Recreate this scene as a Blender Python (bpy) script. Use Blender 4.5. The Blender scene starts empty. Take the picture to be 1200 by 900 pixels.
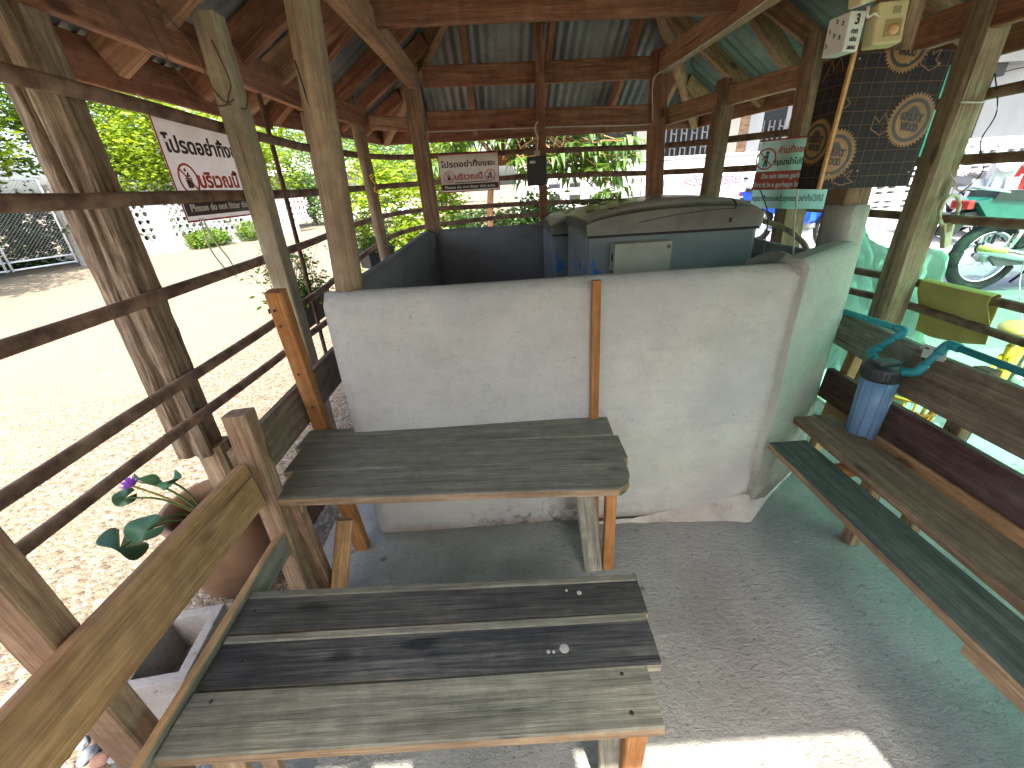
import bpy, bmesh, math, random
from mathutils import Vector, Matrix, noise
random.seed(7)
SC = bpy.context.scene
COL = SC.collection
rad = math.radians

# ---------------------------------------------------------------- camera
cam_d = bpy.data.cameras.new('camera')
cam_d.sensor_width = 36.0
cam_d.lens = 485.88 / 1200.0 * 36.0
cam_d.clip_start = 0.05
cam_d.clip_end = 2000.0
cam = bpy.data.objects.new('camera', cam_d)
COL.objects.link(cam)
_R = Matrix(((0.99799049, -0.06303098, 0.00648626),
             (-0.03333168, -0.43516355, 0.89973423),
             (-0.05388854, -0.89814241, -0.43639001)))
_m = Matrix((( _R[0][0], -_R[0][1], -_R[0][2], 0.0),
             ( _R[1][0], -_R[1][1], -_R[1][2], 0.0),
             ( _R[2][0], -_R[2][1], -_R[2][2], 1.5),
             (0, 0, 0, 1)))
cam.matrix_world = _m
SC.camera = cam

# ---------------------------------------------------------------- light
SUN_EL, SUN_AZ = 58.0, 170.0            # azimuth clockwise from +Y: the sun stands behind the viewer, a little right
SUN_POWER, SKY_POWER, EXPOSURE = 3.5, 0.15, 2.42
world = bpy.data.worlds.new('World')
SC.world = world
world.use_nodes = True
wn = world.node_tree
sky = wn.nodes.new('ShaderNodeTexSky')
sky.sky_type = 'NISHITA'
sky.sun_disc = False
sky.sun_elevation = rad(SUN_EL)
sky.sun_rotation = rad(SUN_AZ)
sky.dust_density = 5.0
sky.air_density = 0.9
sky.ozone_density = 0.6
wn.links.new(sky.outputs[0], wn.nodes['Background'].inputs[0])
wn.nodes['Background'].inputs[1].default_value = SKY_POWER
sun_d = bpy.data.lights.new('sun', 'SUN')
sun_d.energy = SUN_POWER
sun_d.angle = rad(0.5)
sun_d.color = (1.0, 0.94, 0.83)
sun = bpy.data.objects.new('sun', sun_d)
COL.objects.link(sun)
_sd = Vector((math.sin(rad(SUN_AZ)) * math.cos(rad(SUN_EL)), math.cos(rad(SUN_AZ)) * math.cos(rad(SUN_EL)), math.sin(rad(SUN_EL))))
sun.rotation_euler = _sd.to_track_quat('Z', 'Y').to_euler()
SC.view_settings.view_transform = 'Standard'
SC.view_settings.look = 'None'
SC.view_settings.exposure = EXPOSURE
SC.view_settings.gamma = 1.0
SC.view_settings.use_curve_mapping = False
SC.cycles.max_bounces = 10
SC.cycles.diffuse_bounces = 5
SC.cycles.transparent_max_bounces = 10
SC.cycles.use_denoising = True

# ---------------------------------------------------------------- material helpers
def newmat(name):
    m = bpy.data.materials.new(name)
    m.use_nodes = True
    nt = m.node_tree
    return m, nt, nt.nodes['Principled BSDF']

def nd(nt, typ, ins=None, **props):
    n = nt.nodes.new(typ)
    for k, v in props.items():
        setattr(n, k, v)
    if ins:
        for k, v in ins.items():
            s = n.inputs[k]
            if isinstance(v, bpy.types.NodeSocket):
                nt.links.new(v, s)
            else:
                s.default_value = v
    return n

def c4(c):
    return (c[0], c[1], c[2], 1.0)

def ramp(nt, fac, stops):
    r = nd(nt, 'ShaderNodeValToRGB', {0: fac})
    e = r.color_ramp.elements
    while len(e) > len(stops):
        e.remove(e[-1])
    while len(e) < len(stops):
        e.new(0.5)
    for i, (p, c) in enumerate(stops):
        e[i].position = p
        e[i].color = c4(c) if not isinstance(c, (int, float)) else (c, c, c, 1)
    return r.outputs[0]

def mix(nt, fac, a, b, mode='MIX'):
    n = nt.nodes.new('ShaderNodeMix')
    n.data_type = 'RGBA'
    n.blend_type = mode
    for s, v in ((n.inputs[0], fac), (n.inputs[6], a), (n.inputs[7], b)):
        if isinstance(v, bpy.types.NodeSocket):
            nt.links.new(v, s)
        elif isinstance(v, (int, float)):
            s.default_value = v if s.type == 'VALUE' else (v, v, v, 1)
        else:
            s.default_value = c4(v)
    return n.outputs[2]

def obj_coord(nt, scale=(1, 1, 1), rnd=True):
    tc = nd(nt, 'ShaderNodeTexCoord')
    v = tc.outputs['Object']
    if rnd:
        oi = nd(nt, 'ShaderNodeObjectInfo')
        mu = nd(nt, 'ShaderNodeMath', {0: oi.outputs['Random'], 1: 37.0}, operation='MULTIPLY')
        va = nd(nt, 'ShaderNodeVectorMath', {0: v, 1: mu.outputs[0]}, operation='ADD')
        v = va.outputs[0]
    mp = nd(nt, 'ShaderNodeMapping', {0: v, 3: scale})
    return mp.outputs[0]

def noi(nt, vec, scale, detail=4, rough=0.55, dist=0.0):
    return nd(nt, 'ShaderNodeTexNoise', {'Vector': vec, 'Scale': scale, 'Detail': detail, 'Roughness': rough, 'Distortion': dist}).outputs[0]

def bump(nt, bsdf, h, strength=0.3, dist=0.01):
    b = nd(nt, 'ShaderNodeBump', {'Strength': strength, 'Distance': dist, 'Height': h})
    nt.links.new(b.outputs[0], bsdf.inputs['Normal'])

def wood(name, dark, mid, light, stain=None, stain_amt=0.5, rough=0.78, bmp=0.35, crack=0.8, gx=0.9):
    m, nt, b = newmat(name)
    v = obj_coord(nt, (gx, 11, 11))
    g = noi(nt, v, 3.2, 7, 0.62, 0.35)
    vf = obj_coord(nt, (2.6, 70, 70))
    gf = noi(nt, vf, 2.0, 4, 0.6, 0.1)
    gm = nd(nt, 'ShaderNodeMath', {0: nd(nt, 'ShaderNodeMath', {0: g, 1: 0.58}, operation='MULTIPLY').outputs[0], 1: nd(nt, 'ShaderNodeMath', {0: gf, 1: 0.42}, operation='MULTIPLY').outputs[0]}, operation='ADD').outputs[0]
    col = ramp(nt, gm, [(0.36, dark), (0.5, mid), (0.63, light)])
    v2 = obj_coord(nt, (1.2, 3.0, 3.0))
    if stain is not None:
        s = noi(nt, v2, 1.7, 5, 0.65)
        sm = ramp(nt, s, [(0.42, 0.0), (0.62, stain_amt)])
        col = mix(nt, sm, col, stain)
    v3 = obj_coord(nt, (1.1, 42, 42))
    f = noi(nt, v3, 2.2, 5, 0.7, 0.2)
    cm = ramp(nt, f, [(0.29, 1.0), (0.36, 0.0)])
    cf = nd(nt, 'ShaderNodeMath', {0: cm, 1: crack}, operation='MULTIPLY').outputs[0]
    col = mix(nt, cf, col, tuple(x * 0.22 for x in dark))
    vk = obj_coord(nt, (2.2, 5.5, 5.5))
    kn = nd(nt, 'ShaderNodeTexVoronoi', {'Vector': vk, 'Scale': 1.0, 'Randomness': 1.0})
    kd = nd(nt, 'ShaderNodeMath', {0: kn.outputs['Distance'], 1: nd(nt, 'ShaderNodeMath', {0: gf, 1: 0.10}, operation='MULTIPLY').outputs[0]}, operation='ADD').outputs[0]
    col = mix(nt, ramp(nt, kd, [(0.11, 0.75), (0.17, 0.0)]), col, tuple(x * 0.4 for x in dark))
    vs_ = obj_coord(nt, (0.55, 17, 17))
    sl = noi(nt, vs_, 2.4, 3, 0.5, 0.15)
    col = mix(nt, ramp(nt, sl, [(0.265, 0.85 * crack), (0.285, 0.0)]), col, tuple(x * 0.15 for x in dark))
    v5 = obj_coord(nt, (1, 1, 1))
    sp = noi(nt, v5, 22, 3, 0.6)
    col = mix(nt, ramp(nt, sp, [(0.35, 0.28), (0.6, 0.0)]), col, tuple(x * 0.5 for x in dark))
    nt.links.new(col, b.inputs['Base Color'])
    b.inputs['Roughness'].default_value = rough
    b.inputs['Specular IOR Level'].default_value = 0.25
    hh = nd(nt, 'ShaderNodeMath', {0: gm, 1: nd(nt, 'ShaderNodeMath', {0: f, 1: ramp(nt, sl, [(0.25, 0.0), (0.30, 0.5)])}, operation='ADD').outputs[0]}, operation='ADD').outputs[0]
    bump(nt, b, hh, bmp, 0.012)
    return m

def mottled(name, a, c, scale=6, rough=0.6, metal=0.0, bmp=0.1, spec=0.4, fine=60, lo=0.35, hi=0.65, dirt=None, dirt_amt=0.6):
    m, nt, b = newmat(name)
    v = obj_coord(nt)
    n1 = noi(nt, v, scale, 5, 0.6)
    col = ramp(nt, n1, [(lo, a), (hi, c)])
    if dirt is not None:
        n3 = noi(nt, v, scale * 0.7 + 1.3, 7, 0.7)
        col = mix(nt, ramp(nt, n3, [(0.52, 0.0), (0.7, dirt_amt)]), col, dirt)
    nt.links.new(col, b.inputs['Base Color'])
    b.inputs['Roughness'].default_value = rough
    b.inputs['Metallic'].default_value = metal
    b.inputs['Specular IOR Level'].default_value = spec
    n2 = noi(nt, v, fine, 4, 0.6)
    bump(nt, b, n2, bmp, 0.006)
    return m

def plain(name, c, rough=0.5, metal=0.0, spec=0.5):
    k = tuple(min(1, x * 1.12) for x in c)
    return mottled(name, tuple(x * 0.86 for x in c), k, 9, rough, metal, 0.04, spec, 80)

def leafmat(name, a, c, trans=0.45, rough=0.5):
    m, nt, b = newmat(name)
    ge = nd(nt, 'ShaderNodeNewGeometry')
    col = ramp(nt, ge.outputs['Random Per Island'], [(0.0, a), (1.0, c)])
    nt.links.new(col, b.inputs['Base Color'])
    b.inputs['Roughness'].default_value = rough
    b.inputs['Specular IOR Level'].default_value = 0.35
    tr = nd(nt, 'ShaderNodeBsdfTranslucent')
    tc = mix(nt, 1.0, col, (1.35, 1.25, 0.6), 'MULTIPLY')
    nt.links.new(tc, tr.inputs[0])
    ms = nd(nt, 'ShaderNodeMixShader', {0: trans})
    nt.links.new(b.outputs[0], ms.inputs[1])
    nt.links.new(tr.outputs[0], ms.inputs[2])
    nt.links.new(ms.outputs[0], nt.nodes['Material Output'].inputs[0])
    return m

M = {}
M['grey_wood'] = wood('weathered_grey_wood', (0.135, 0.122, 0.095), (0.205, 0.19, 0.15), (0.29, 0.27, 0.215), (0.145, 0.135, 0.115), 0.4, crack=0.7)
M['char_wood'] = wood('dark_weathered_wood', (0.026, 0.027, 0.028), (0.078, 0.077, 0.076), (0.201, 0.186, 0.163), (0.032, 0.031, 0.035), 0.75)
M['green_wood'] = wood('greenish_grey_wood', (0.113, 0.114, 0.090), (0.262, 0.250, 0.195), (0.409, 0.376, 0.293), (0.137, 0.126, 0.108), 0.55)
M['worn_dark_wood'] = wood('worn_dark_grey_wood', (0.045, 0.043, 0.040), (0.092, 0.087, 0.078), (0.155, 0.146, 0.128), (0.03, 0.03, 0.031), 0.7)
M['dark_green_wood'] = wood('dark_green_grey_wood', (0.035, 0.045, 0.04), (0.075, 0.092, 0.08), (0.125, 0.145, 0.125), (0.05, 0.06, 0.052), 0.5)
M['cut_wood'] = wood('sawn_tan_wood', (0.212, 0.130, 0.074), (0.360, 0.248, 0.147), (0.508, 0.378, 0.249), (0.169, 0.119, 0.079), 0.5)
M['tan_wood'] = wood('tan_plank_wood', (0.242, 0.131, 0.057), (0.432, 0.245, 0.111), (0.603, 0.355, 0.181), (0.261, 0.158, 0.095), 0.5)
M['orange_wood'] = wood('reddish_orange_wood', (0.262, 0.103, 0.030), (0.427, 0.186, 0.058), (0.580, 0.289, 0.110), (0.193, 0.083, 0.035), 0.45, crack=0.5)
M['brown_wood'] = wood('brown_post_wood', (0.161, 0.096, 0.056), (0.323, 0.203, 0.123), (0.506, 0.345, 0.224), (0.151, 0.102, 0.069), 0.55)
M['pole_wood'] = wood('pale_pole_wood', (0.218, 0.150, 0.090), (0.369, 0.267, 0.167), (0.519, 0.390, 0.257), (0.164, 0.117, 0.078), 0.5)
M['old_wood'] = wood('gnarled_old_wood', (0.130, 0.090, 0.059), (0.351, 0.256, 0.170), (0.546, 0.419, 0.288), (0.130, 0.094, 0.065), 0.5, bmp=1.0, crack=1.0)
M['cream_wood'] = wood('cream_painted_wood', (0.34, 0.28, 0.175), (0.46, 0.40, 0.27), (0.55, 0.49, 0.345), (0.27, 0.215, 0.135), 0.5, crack=0.5)
M['roof_wood'] = wood('red_brown_roof_timber', (0.121, 0.049, 0.028), (0.266, 0.113, 0.064), (0.443, 0.207, 0.119), (0.355, 0.192, 0.120), 0.5, bmp=0.2)
M['roof_wood2'] = wood('light_brown_roof_timber', (0.237, 0.122, 0.067), (0.430, 0.239, 0.138), (0.623, 0.375, 0.233), (0.258, 0.143, 0.084), 0.5, bmp=0.2)
M['maroon_wood'] = wood('maroon_stained_wood', (0.050, 0.024, 0.022), (0.101, 0.049, 0.042), (0.174, 0.101, 0.081), (0.182, 0.137, 0.109), 0.5)
M['dark_plank'] = wood('dull_brown_plank', (0.107, 0.075, 0.050), (0.211, 0.153, 0.102), (0.323, 0.241, 0.164), (0.156, 0.115, 0.081), 0.5, crack=0.4)
M['rail'] = mottled('rusty_dark_rail', (0.125, 0.068, 0.048), (0.32, 0.21, 0.14), 14, 0.72, 0.0, 0.35, 0.35, 90)
M['strip'] = mottled('rusty_brown_strip', (0.05, 0.026, 0.017), (0.13, 0.07, 0.04), 12, 0.75, 0.0, 0.3, 0.3, 80)
M['rusty_nail'] = plain('rusty_nail_head', (0.05, 0.028, 0.018), 0.7, 0.4)
M['white_plastic'] = plain('white_plastic', (0.72, 0.72, 0.68), 0.45)
M['black_plastic'] = plain('black_plastic', (0.018, 0.018, 0.02), 0.45)
M['cable_white'] = plain('white_cable', (0.62, 0.56, 0.48), 0.5)
M['cable_black'] = plain('black_cable', (0.015, 0.015, 0.016), 0.5)
M['twig'] = plain('dry_twig', (0.12, 0.085, 0.06), 0.8)
M['rope'] = plain('pale_rope', (0.66, 0.62, 0.54), 0.8)
M['steel'] = mottled('galvanised_steel', (0.42, 0.43, 0.43), (0.58, 0.59, 0.59), 10, 0.45, 0.7, 0.05)
M['chrome'] = plain('polished_metal', (0.72, 0.73, 0.75), 0.16, 1.0)
M['tyre'] = mottled('black_rubber', (0.016, 0.016, 0.017), (0.035, 0.035, 0.036), 20, 0.8)

# ---------------------------------------------------------------- object helpers
def world_mat(o):
    if o.parent is None:
        return o.matrix_basis.copy()
    return world_mat(o.parent) @ o.matrix_parent_inverse @ o.matrix_basis

def link(name, mesh, mat=None, parent=None, mw=None):
    o = bpy.data.objects.new(name, mesh)
    COL.objects.link(o)
    if mat is not None and mesh is not None:
        for mm in (mat if isinstance(mat, (list, tuple)) else [mat]):
            mesh.materials.append(mm)
    if mw is not None:
        o.matrix_basis = mw
    if parent is not None:
        o.parent = parent
        o.matrix_parent_inverse = world_mat(parent).inverted()
    return o

def tag(o, label=None, cat=None, group=None, kind=None):
    if label: o['label'] = label
    if cat: o['category'] = cat
    if group: o['group'] = group
    if kind: o['kind'] = kind
    return o

def thing(name, loc, label, cat, group=None, rz=0.0):
    o = bpy.data.objects.new(name, None)
    COL.objects.link(o)
    o.empty_display_size = 0.1
    o.matrix_basis = Matrix.Translation(Vector(loc)) @ Matrix.Rotation(rz, 4, 'Z')
    return tag(o, label, cat, group)

def struct(o):
    o['kind'] = 'structure'
    return o

def frame(p0, p1, up=(0, 0, 1)):
    p0, p1 = Vector(p0), Vector(p1)
    x = (p1 - p0).normalized()
    z = Vector(up) - x * x.dot(Vector(up))
    if z.length < 1e-4:
        z = Vector((0, 1, 0)) - x * x.y
    z.normalize()
    y = z.cross(x)
    m = Matrix.Identity(4)
    for i in range(3):
        m[i][0], m[i][1], m[i][2] = x[i], y[i], z[i]
    c = (p0 + p1) / 2
    m[0][3], m[1][3], m[2][3] = c
    return m, (p1 - p0).length

def rrect(w, h, b, k=1):
    pts = []
    hw, hh = w / 2, h / 2
    b = min(b, hw * 0.95, hh * 0.95)
    cs = [(hw, -hh + b), (hw, hh - b), (hw - b, hh), (-hw + b, hh), (-hw, hh - b), (-hw, -hh + b), (-hw + b, -hh), (hw - b, -hh)]
    for i in range(8):
        a, c = cs[i], cs[(i + 1) % 8]
        kk = k if i % 2 == 0 else 1
        for j in range(kk):
            t = j / kk
            pts.append((a[0] + (c[0] - a[0]) * t, a[1] + (c[1] - a[1]) * t))
    return pts

def beam(name, p0, p1, w, h, mat, parent=None, up=(0, 0, 1), bev=0.004, seg=8, wob=0.0015, k=1, groove=0.0, edge=None, taper=1.0, round_end=0.0, smooth=False, sag=0.0):
    """A sawn timber: local X runs along the grain, w across (local Y), h along `up`."""
    mw, L = frame(p0, p1, up)
    sec = rrect(w, h, bev, k)
    n = len(sec)
    sd = Vector((random.random() * 50, random.random() * 50, random.random() * 50))
    vs, fs, mi = [], [], []
    for i in range(seg + 1):
        x = -L / 2 + L * i / seg
        t = i / seg
        sc = 1 + (taper - 1) * t
        for (y, z) in sec:
            yy, zz = y * sc, z * sc
            if round_end and i == seg:
                pass
            q = Vector((x * 1.5, yy * 4, zz * 4)) + sd
            d = noise.noise_vector(q) * wob * 2
            yy += d.y
            zz += d.z - sag * 4 * t * (1 - t)
            if groove:
                r = math.hypot(y, z) + 1e-6
                g = noise.noise(Vector((x * 2.0, y * 34, z * 34)) + sd)
                g2 = noise.noise(Vector((x * 7, y * 70, z * 70)) + sd)
                gg = groove * (-max(0, g - 0.10) * 2.6 - abs(g2) * 0.3 + 0.1)
                yy += y / r * gg
                zz += z / r * gg
            xx = x
            if i in (0, seg):
                xx += noise.noise(Vector((yy * 30, zz * 30, i)) + sd) * wob * 1.2
                if round_end and i == seg and y < 0:
                    xx -= round_end * (abs(y) / (w / 2)) ** 2.2
            vs.append((xx, yy, zz))
    for i in range(seg):
        for j in range(n):
            a, b2 = i * n + j, i * n + (j + 1) % n
            fs.append((a, b2, b2 + n, a + n))
            ny = sec[j][0] + sec[(j + 1) % n][0]
            flat = abs(sec[j][0] - sec[(j + 1) % n][0]) < 1e-6
            mi.append(1 if (edge is not None and flat) else 0)
    fs.append(tuple(range(n))[::-1])
    mi.append(1 if edge is not None else 0)
    fs.append(tuple(seg * n + j for j in range(n)))
    mi.append(1 if edge is not None else 0)
    me = bpy.data.meshes.new(name)
    me.from_pydata(vs, [], fs)
    if edge is not None:
        me.polygons.foreach_set('material_index', mi)
    if smooth:
        me.polygons.foreach_set('use_smooth', [True] * len(fs))
    me.update()
    return link(name, me, [mat, edge] if edge is not None else mat, parent, mw)

def smooth_pts(pts, sub=6):
    P = [Vector(p) for p in pts]
    out = []
    for i in range(len(P) - 1):
        a, b, c, d = P[max(0, i - 1)], P[i], P[i + 1], P[min(len(P) - 1, i + 2)]
        for s in range(sub):
            t = s / sub
            out.append(0.5 * ((2 * b) + (c - a) * t + (2 * a - 5 * b + 4 * c - d) * t * t + (3 * b - a - 3 * c + d) * t ** 3))
    out.append(P[-1])
    return out

def tube_geo(pts, r, n=8, vs=None, fs=None, flat=1.0, closed=False):
    P = [Vector(p) for p in pts]
    vs = [] if vs is None else vs
    fs = [] if fs is None else fs
    base = len(vs)
    N = len(P)
    ref = Vector((0, 0, 1))
    for i in range(N):
        if closed:
            t = (P[(i + 1) % N] - P[i - 1]).normalized()
        else:
            t = (P[min(N - 1, i + 1)] - P[max(0, i - 1)])
            t = t.normalized() if t.length > 1e-9 else Vector((1, 0, 0))
        if abs(t.dot(ref)) > 0.97:
            rr = Vector((0, 1, 0)) if abs(t.y) < 0.9 else Vector((1, 0, 0))
        else:
            rr = ref
        y = rr.cross(t).normalized()
        z = t.cross(y)
        ri = r[i] if isinstance(r, (list, tuple)) else r
        for j in range(n):
            a = 2 * math.pi * j / n
            vs.append(tuple(P[i] + y * (math.cos(a) * ri * flat) + z * (math.sin(a) * ri)))
    rng = N if closed else N - 1
    for i in range(rng):
        for j in range(n):
            a = base + i * n + j
            b = base + i * n + (j + 1) % n
            c = base + ((i + 1) % N) * n + (j + 1) % n
            d = base + ((i + 1) % N) * n + j
            fs.append((a, b, c, d))
    if not closed:
        fs.append(tuple(base + j for j in range(n))[::-1])
        fs.append(tuple(base + (N - 1) * n + j for j in range(n)))
    return vs, fs

class MB:
    """Collects boxes, tubes, lathes ... and links them as ONE mesh object."""
    def __init__(self):
        self.v, self.f, self.s, self.mi = [], [], [], []
        self.cur = 0
    def _add(self, vs, fs, smooth=False):
        b = len(self.v)
        self.v += [tuple(p) for p in vs]
        self.f += [tuple(i + b for i in f) for f in fs]
        self.s += [smooth] * len(fs)
        self.mi += [self.cur] * len(fs)
        return self
    def box(self, c, s, rot=None, bev=0.0):
        c = Vector(c)
        hx, hy, hz = s[0] / 2, s[1] / 2, s[2] / 2
        if bev:
            bm = bmesh.new()
            bmesh.ops.create_cube(bm, size=1.0)
            for v in bm.verts:
                v.co = Vector((v.co.x * s[0], v.co.y * s[1], v.co.z * s[2]))
            bmesh.ops.bevel(bm, geom=bm.edges[:], offset=bev, segments=2, affect='EDGES', profile=0.6)
            bm.verts.index_update()
            vs = [v.co.copy() for v in bm.verts]
            fs = [[v.index for v in f.verts] for f in bm.faces]
            bm.free()
        else:
            vs = [Vector((x, y, z)) for x in (-hx, hx) for y in (-hy, hy) for z in (-hz, hz)]
            fs = [(0, 1, 3, 2), (4, 6, 7, 5), (0, 4, 5, 1), (2, 3, 7, 6), (0, 2, 6, 4), (1, 5, 7, 3)]
        if rot is not None:
            vs = [rot @ v for v in vs]
        return self._add([v + c for v in vs], fs)
    def tube(self, pts, r, n=8, sub=0, flat=1.0, closed=False):
        if sub:
            if isinstance(r, (list, tuple)):
                r = [r[min(len(r) - 1, i // sub)] * (1 - (i % sub) / sub) + r[min(len(r) - 1, i // sub + 1)] * ((i % sub) / sub) for i in range((len(pts) - 1) * sub + 1)]
            pts = smooth_pts(pts, sub)
        vs, fs = tube_geo(pts, r, n, None, None, flat, closed)
        return self._add(vs, fs, True)
    def prism(self, poly, axis, a, b):
        """polygon in the two other axes, extruded along axis from a to b"""
        def p3(u, w, t):
            return {'x': (t, u, w), 'y': (u, t, w), 'z': (u, w, t)}[axis]
        n = len(poly)
        vs = [p3(u, w, a) for u, w in poly] + [p3(u, w, b) for u, w in poly]
        fs = [tuple(range(n))[::-1], tuple(range(n, 2 * n))] + [(i, (i + 1) % n, n + (i + 1) % n, n + i) for i in range(n)]
        return self._add(vs, fs)
    def lathe(self, prof, c=(0, 0, 0), n=24, axis='z', rot=None):
        c = Vector(c)
        vs = []
        for r, h in prof:
            for j in range(n):
                a = 2 * math.pi * j / n
                if axis == 'z': p = Vector((r * math.cos(a), r * math.sin(a), h))
                elif axis == 'y': p = Vector((r * math.cos(a), h, r * math.sin(a)))
                else: p = Vector((h, r * math.cos(a), r * math.sin(a)))
                if rot is not None: p = rot @ p
                vs.append(p + c)
        fs = []
        for i in range(len(prof) - 1):
            for j in range(n):
                fs.append((i * n + j, i * n + (j + 1) % n, (i + 1) * n + (j + 1) % n, (i + 1) * n + j))
        return self._add(vs, fs, True)
    def ico(self, c, r, sub=2, scale=(1, 1, 1), rough=0.0):
        bm = bmesh.new()
        bmesh.ops.create_icosphere(bm, subdivisions=sub, radius=1.0)
        bm.verts.index_update()
        sd = Vector((random.random() * 40, random.random() * 40, 0))
        vs = []
        for v in bm.verts:
            k = 1 + rough * noise.noise(v.co * 1.3 + sd)
            vs.append(Vector(c) + Vector((v.co.x * scale[0], v.co.y * scale[1], v.co.z * scale[2])) * r * k)
        fs = [[v.index for v in f.verts] for f in bm.faces]
        bm.free()
        return self._add(vs, fs, True)
    def build(self, name, mat, parent=None, mw=None, fix=True):
        me = bpy.data.meshes.new(name)
        me.from_pydata(self.v, [], self.f)
        me.polygons.foreach_set('use_smooth', self.s)
        me.polygons.foreach_set('material_index', self.mi)
        if fix:
            bm = bmesh.new()
            bm.from_mesh(me)
            bmesh.ops.recalc_face_normals(bm, faces=bm.faces[:])
            bm.to_mesh(me)
            bm.free()
        me.update()
        return link(name, me, mat, parent, mw)

def local_mw(parent):
    return world_mat(parent)

def tube(name, pts, r, mat, parent=None, n=8, sub=0, flat=1.0):
    mb = MB()
    o0 = Vector(pts[0])
    mb.tube([Vector(p) - o0 for p in pts], r, n, sub, flat)
    return mb.build(name, mat, parent, Matrix.Translation(o0))

def copy_tree(o, parent=None):
    c = o.copy()
    COL.objects.link(c)
    if parent is not None:
        c.parent = parent
    for ch in list(o.children):
        copy_tree(ch, c)
    return c

def text_mesh(name, s, size, mat, parent, mw, width=None, bold=0.0, ext=0.0006, align='CENTER', shear=0.0):
    """lettering turned into a thin mesh; mw places the local XY plane"""
    cu = bpy.data.curves.new(name, 'FONT')
    cu.body = s
    cu.size = size
    cu.align_x = align
    cu.align_y = 'CENTER'
    cu.offset = bold
    cu.extrude = ext
    cu.resolution_u = 3
    cu.shear = shear
    o = bpy.data.objects.new('tmp_text', cu)
    COL.objects.link(o)
    bpy.context.view_layer.update()
    me = bpy.data.meshes.new_from_object(o.evaluated_get(bpy.context.evaluated_depsgraph_get()))
    me.name = name
    bpy.data.objects.remove(o)
    bpy.data.curves.remove(cu)
    if width and len(me.vertices):
        xs = [v.co.x for v in me.vertices]
        k = width / max(1e-6, max(xs) - min(xs))
        mid = (max(xs) + min(xs)) / 2
        for v in me.vertices:
            v.co.x = (v.co.x - (mid if align == 'CENTER' else 0)) * k
    me.materials.clear()
    return link(name, me, mat, parent, mw)

def plane_mw(o, xdir, ydir):
    x = Vector(xdir).normalized()
    y = Vector(ydir)
    y = (y - x * y.dot(x)).normalized()
    z = x.cross(y)
    m = Matrix.Identity(4)
    for i in range(3):
        m[i][0], m[i][1], m[i][2], m[i][3] = x[i], y[i], z[i], o[i]
    return m
# ================================================================ SETTING
def gravel_mat():
    m, nt, b = newmat('pale_gravel')
    tc = nd(nt, 'ShaderNodeTexCoord').outputs['Object']
    vo = nd(nt, 'ShaderNodeTexVoronoi', {'Vector': tc, 'Scale': 42.0, 'Randomness': 1.0})
    vo2 = nd(nt, 'ShaderNodeTexVoronoi', {'Vector': tc, 'Scale': 105.0, 'Randomness': 1.0})
    sep = nd(nt, 'ShaderNodeSeparateColor', {0: vo.outputs['Color']})
    sep2 = nd(nt, 'ShaderNodeSeparateColor', {0: vo2.outputs['Color']})
    st = ramp(nt, sep.outputs[0], [(0.0, (0.07, 0.055, 0.04)), (0.3, (0.16, 0.125, 0.087)), (0.6, (0.18, 0.150, 0.110)), (0.85, (0.26, 0.226, 0.178)), (1.0, (0.13, 0.122, 0.115))])
    sand = ramp(nt, sep2.outputs[0], [(0.0, (0.135, 0.115, 0.084)), (1.0, (0.20, 0.172, 0.128))])
    n1 = noi(nt, tc, 0.55, 5, 0.65)
    gx = nd(nt, 'ShaderNodeSeparateXYZ', {0: tc})
    dr = nd(nt, 'ShaderNodeMapRange', {0: gx.outputs[0], 1: -3.7, 2: -2.0, 3: 0.0, 4: 0.62}).outputs[0]
    dm = nd(nt, 'ShaderNodeMath', {0: dr, 1: nd(nt, 'ShaderNodeMath', {0: n1, 1: 0.75}, operation='MULTIPLY').outputs[0]}, operation='ADD').outputs[0]
    msk = ramp(nt, dm, [(0.36, 0.12), (0.62, 1.0)])
    col = mix(nt, msk, sand, st)
    gap = ramp(nt, vo.outputs['Distance'], [(0.30, 0.0), (0.62, 0.55)])
    gm = nd(nt, 'ShaderNodeMath', {0: gap, 1: msk}, operation='MULTIPLY').outputs[0]
    col = mix(nt, gm, col, (0.13, 0.10, 0.07))
    n2 = noi(nt, tc, 0.23, 4, 0.6)
    col = mix(nt, ramp(nt, n2, [(0.56, 0.0), (0.70, 0.35)]), col, (0.15, 0.14, 0.085))
    nt.links.new(col, b.inputs['Base Color'])
    b.inputs['Roughness'].default_value = 0.9
    b.inputs['Specular IOR Level'].default_value = 0.2
    hh = nd(nt, 'ShaderNodeMath', {0: ramp(nt, vo.outputs['Distance'], [(0.0, 1.0), (0.7, 0.0)]), 1: ramp(nt, vo2.outputs['Distance'], [(0.0, 0.4), (0.7, 0.0)])}, operation='ADD').outputs[0]
    bump(nt, b, hh, 0.8, 0.012)
    return m

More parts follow.
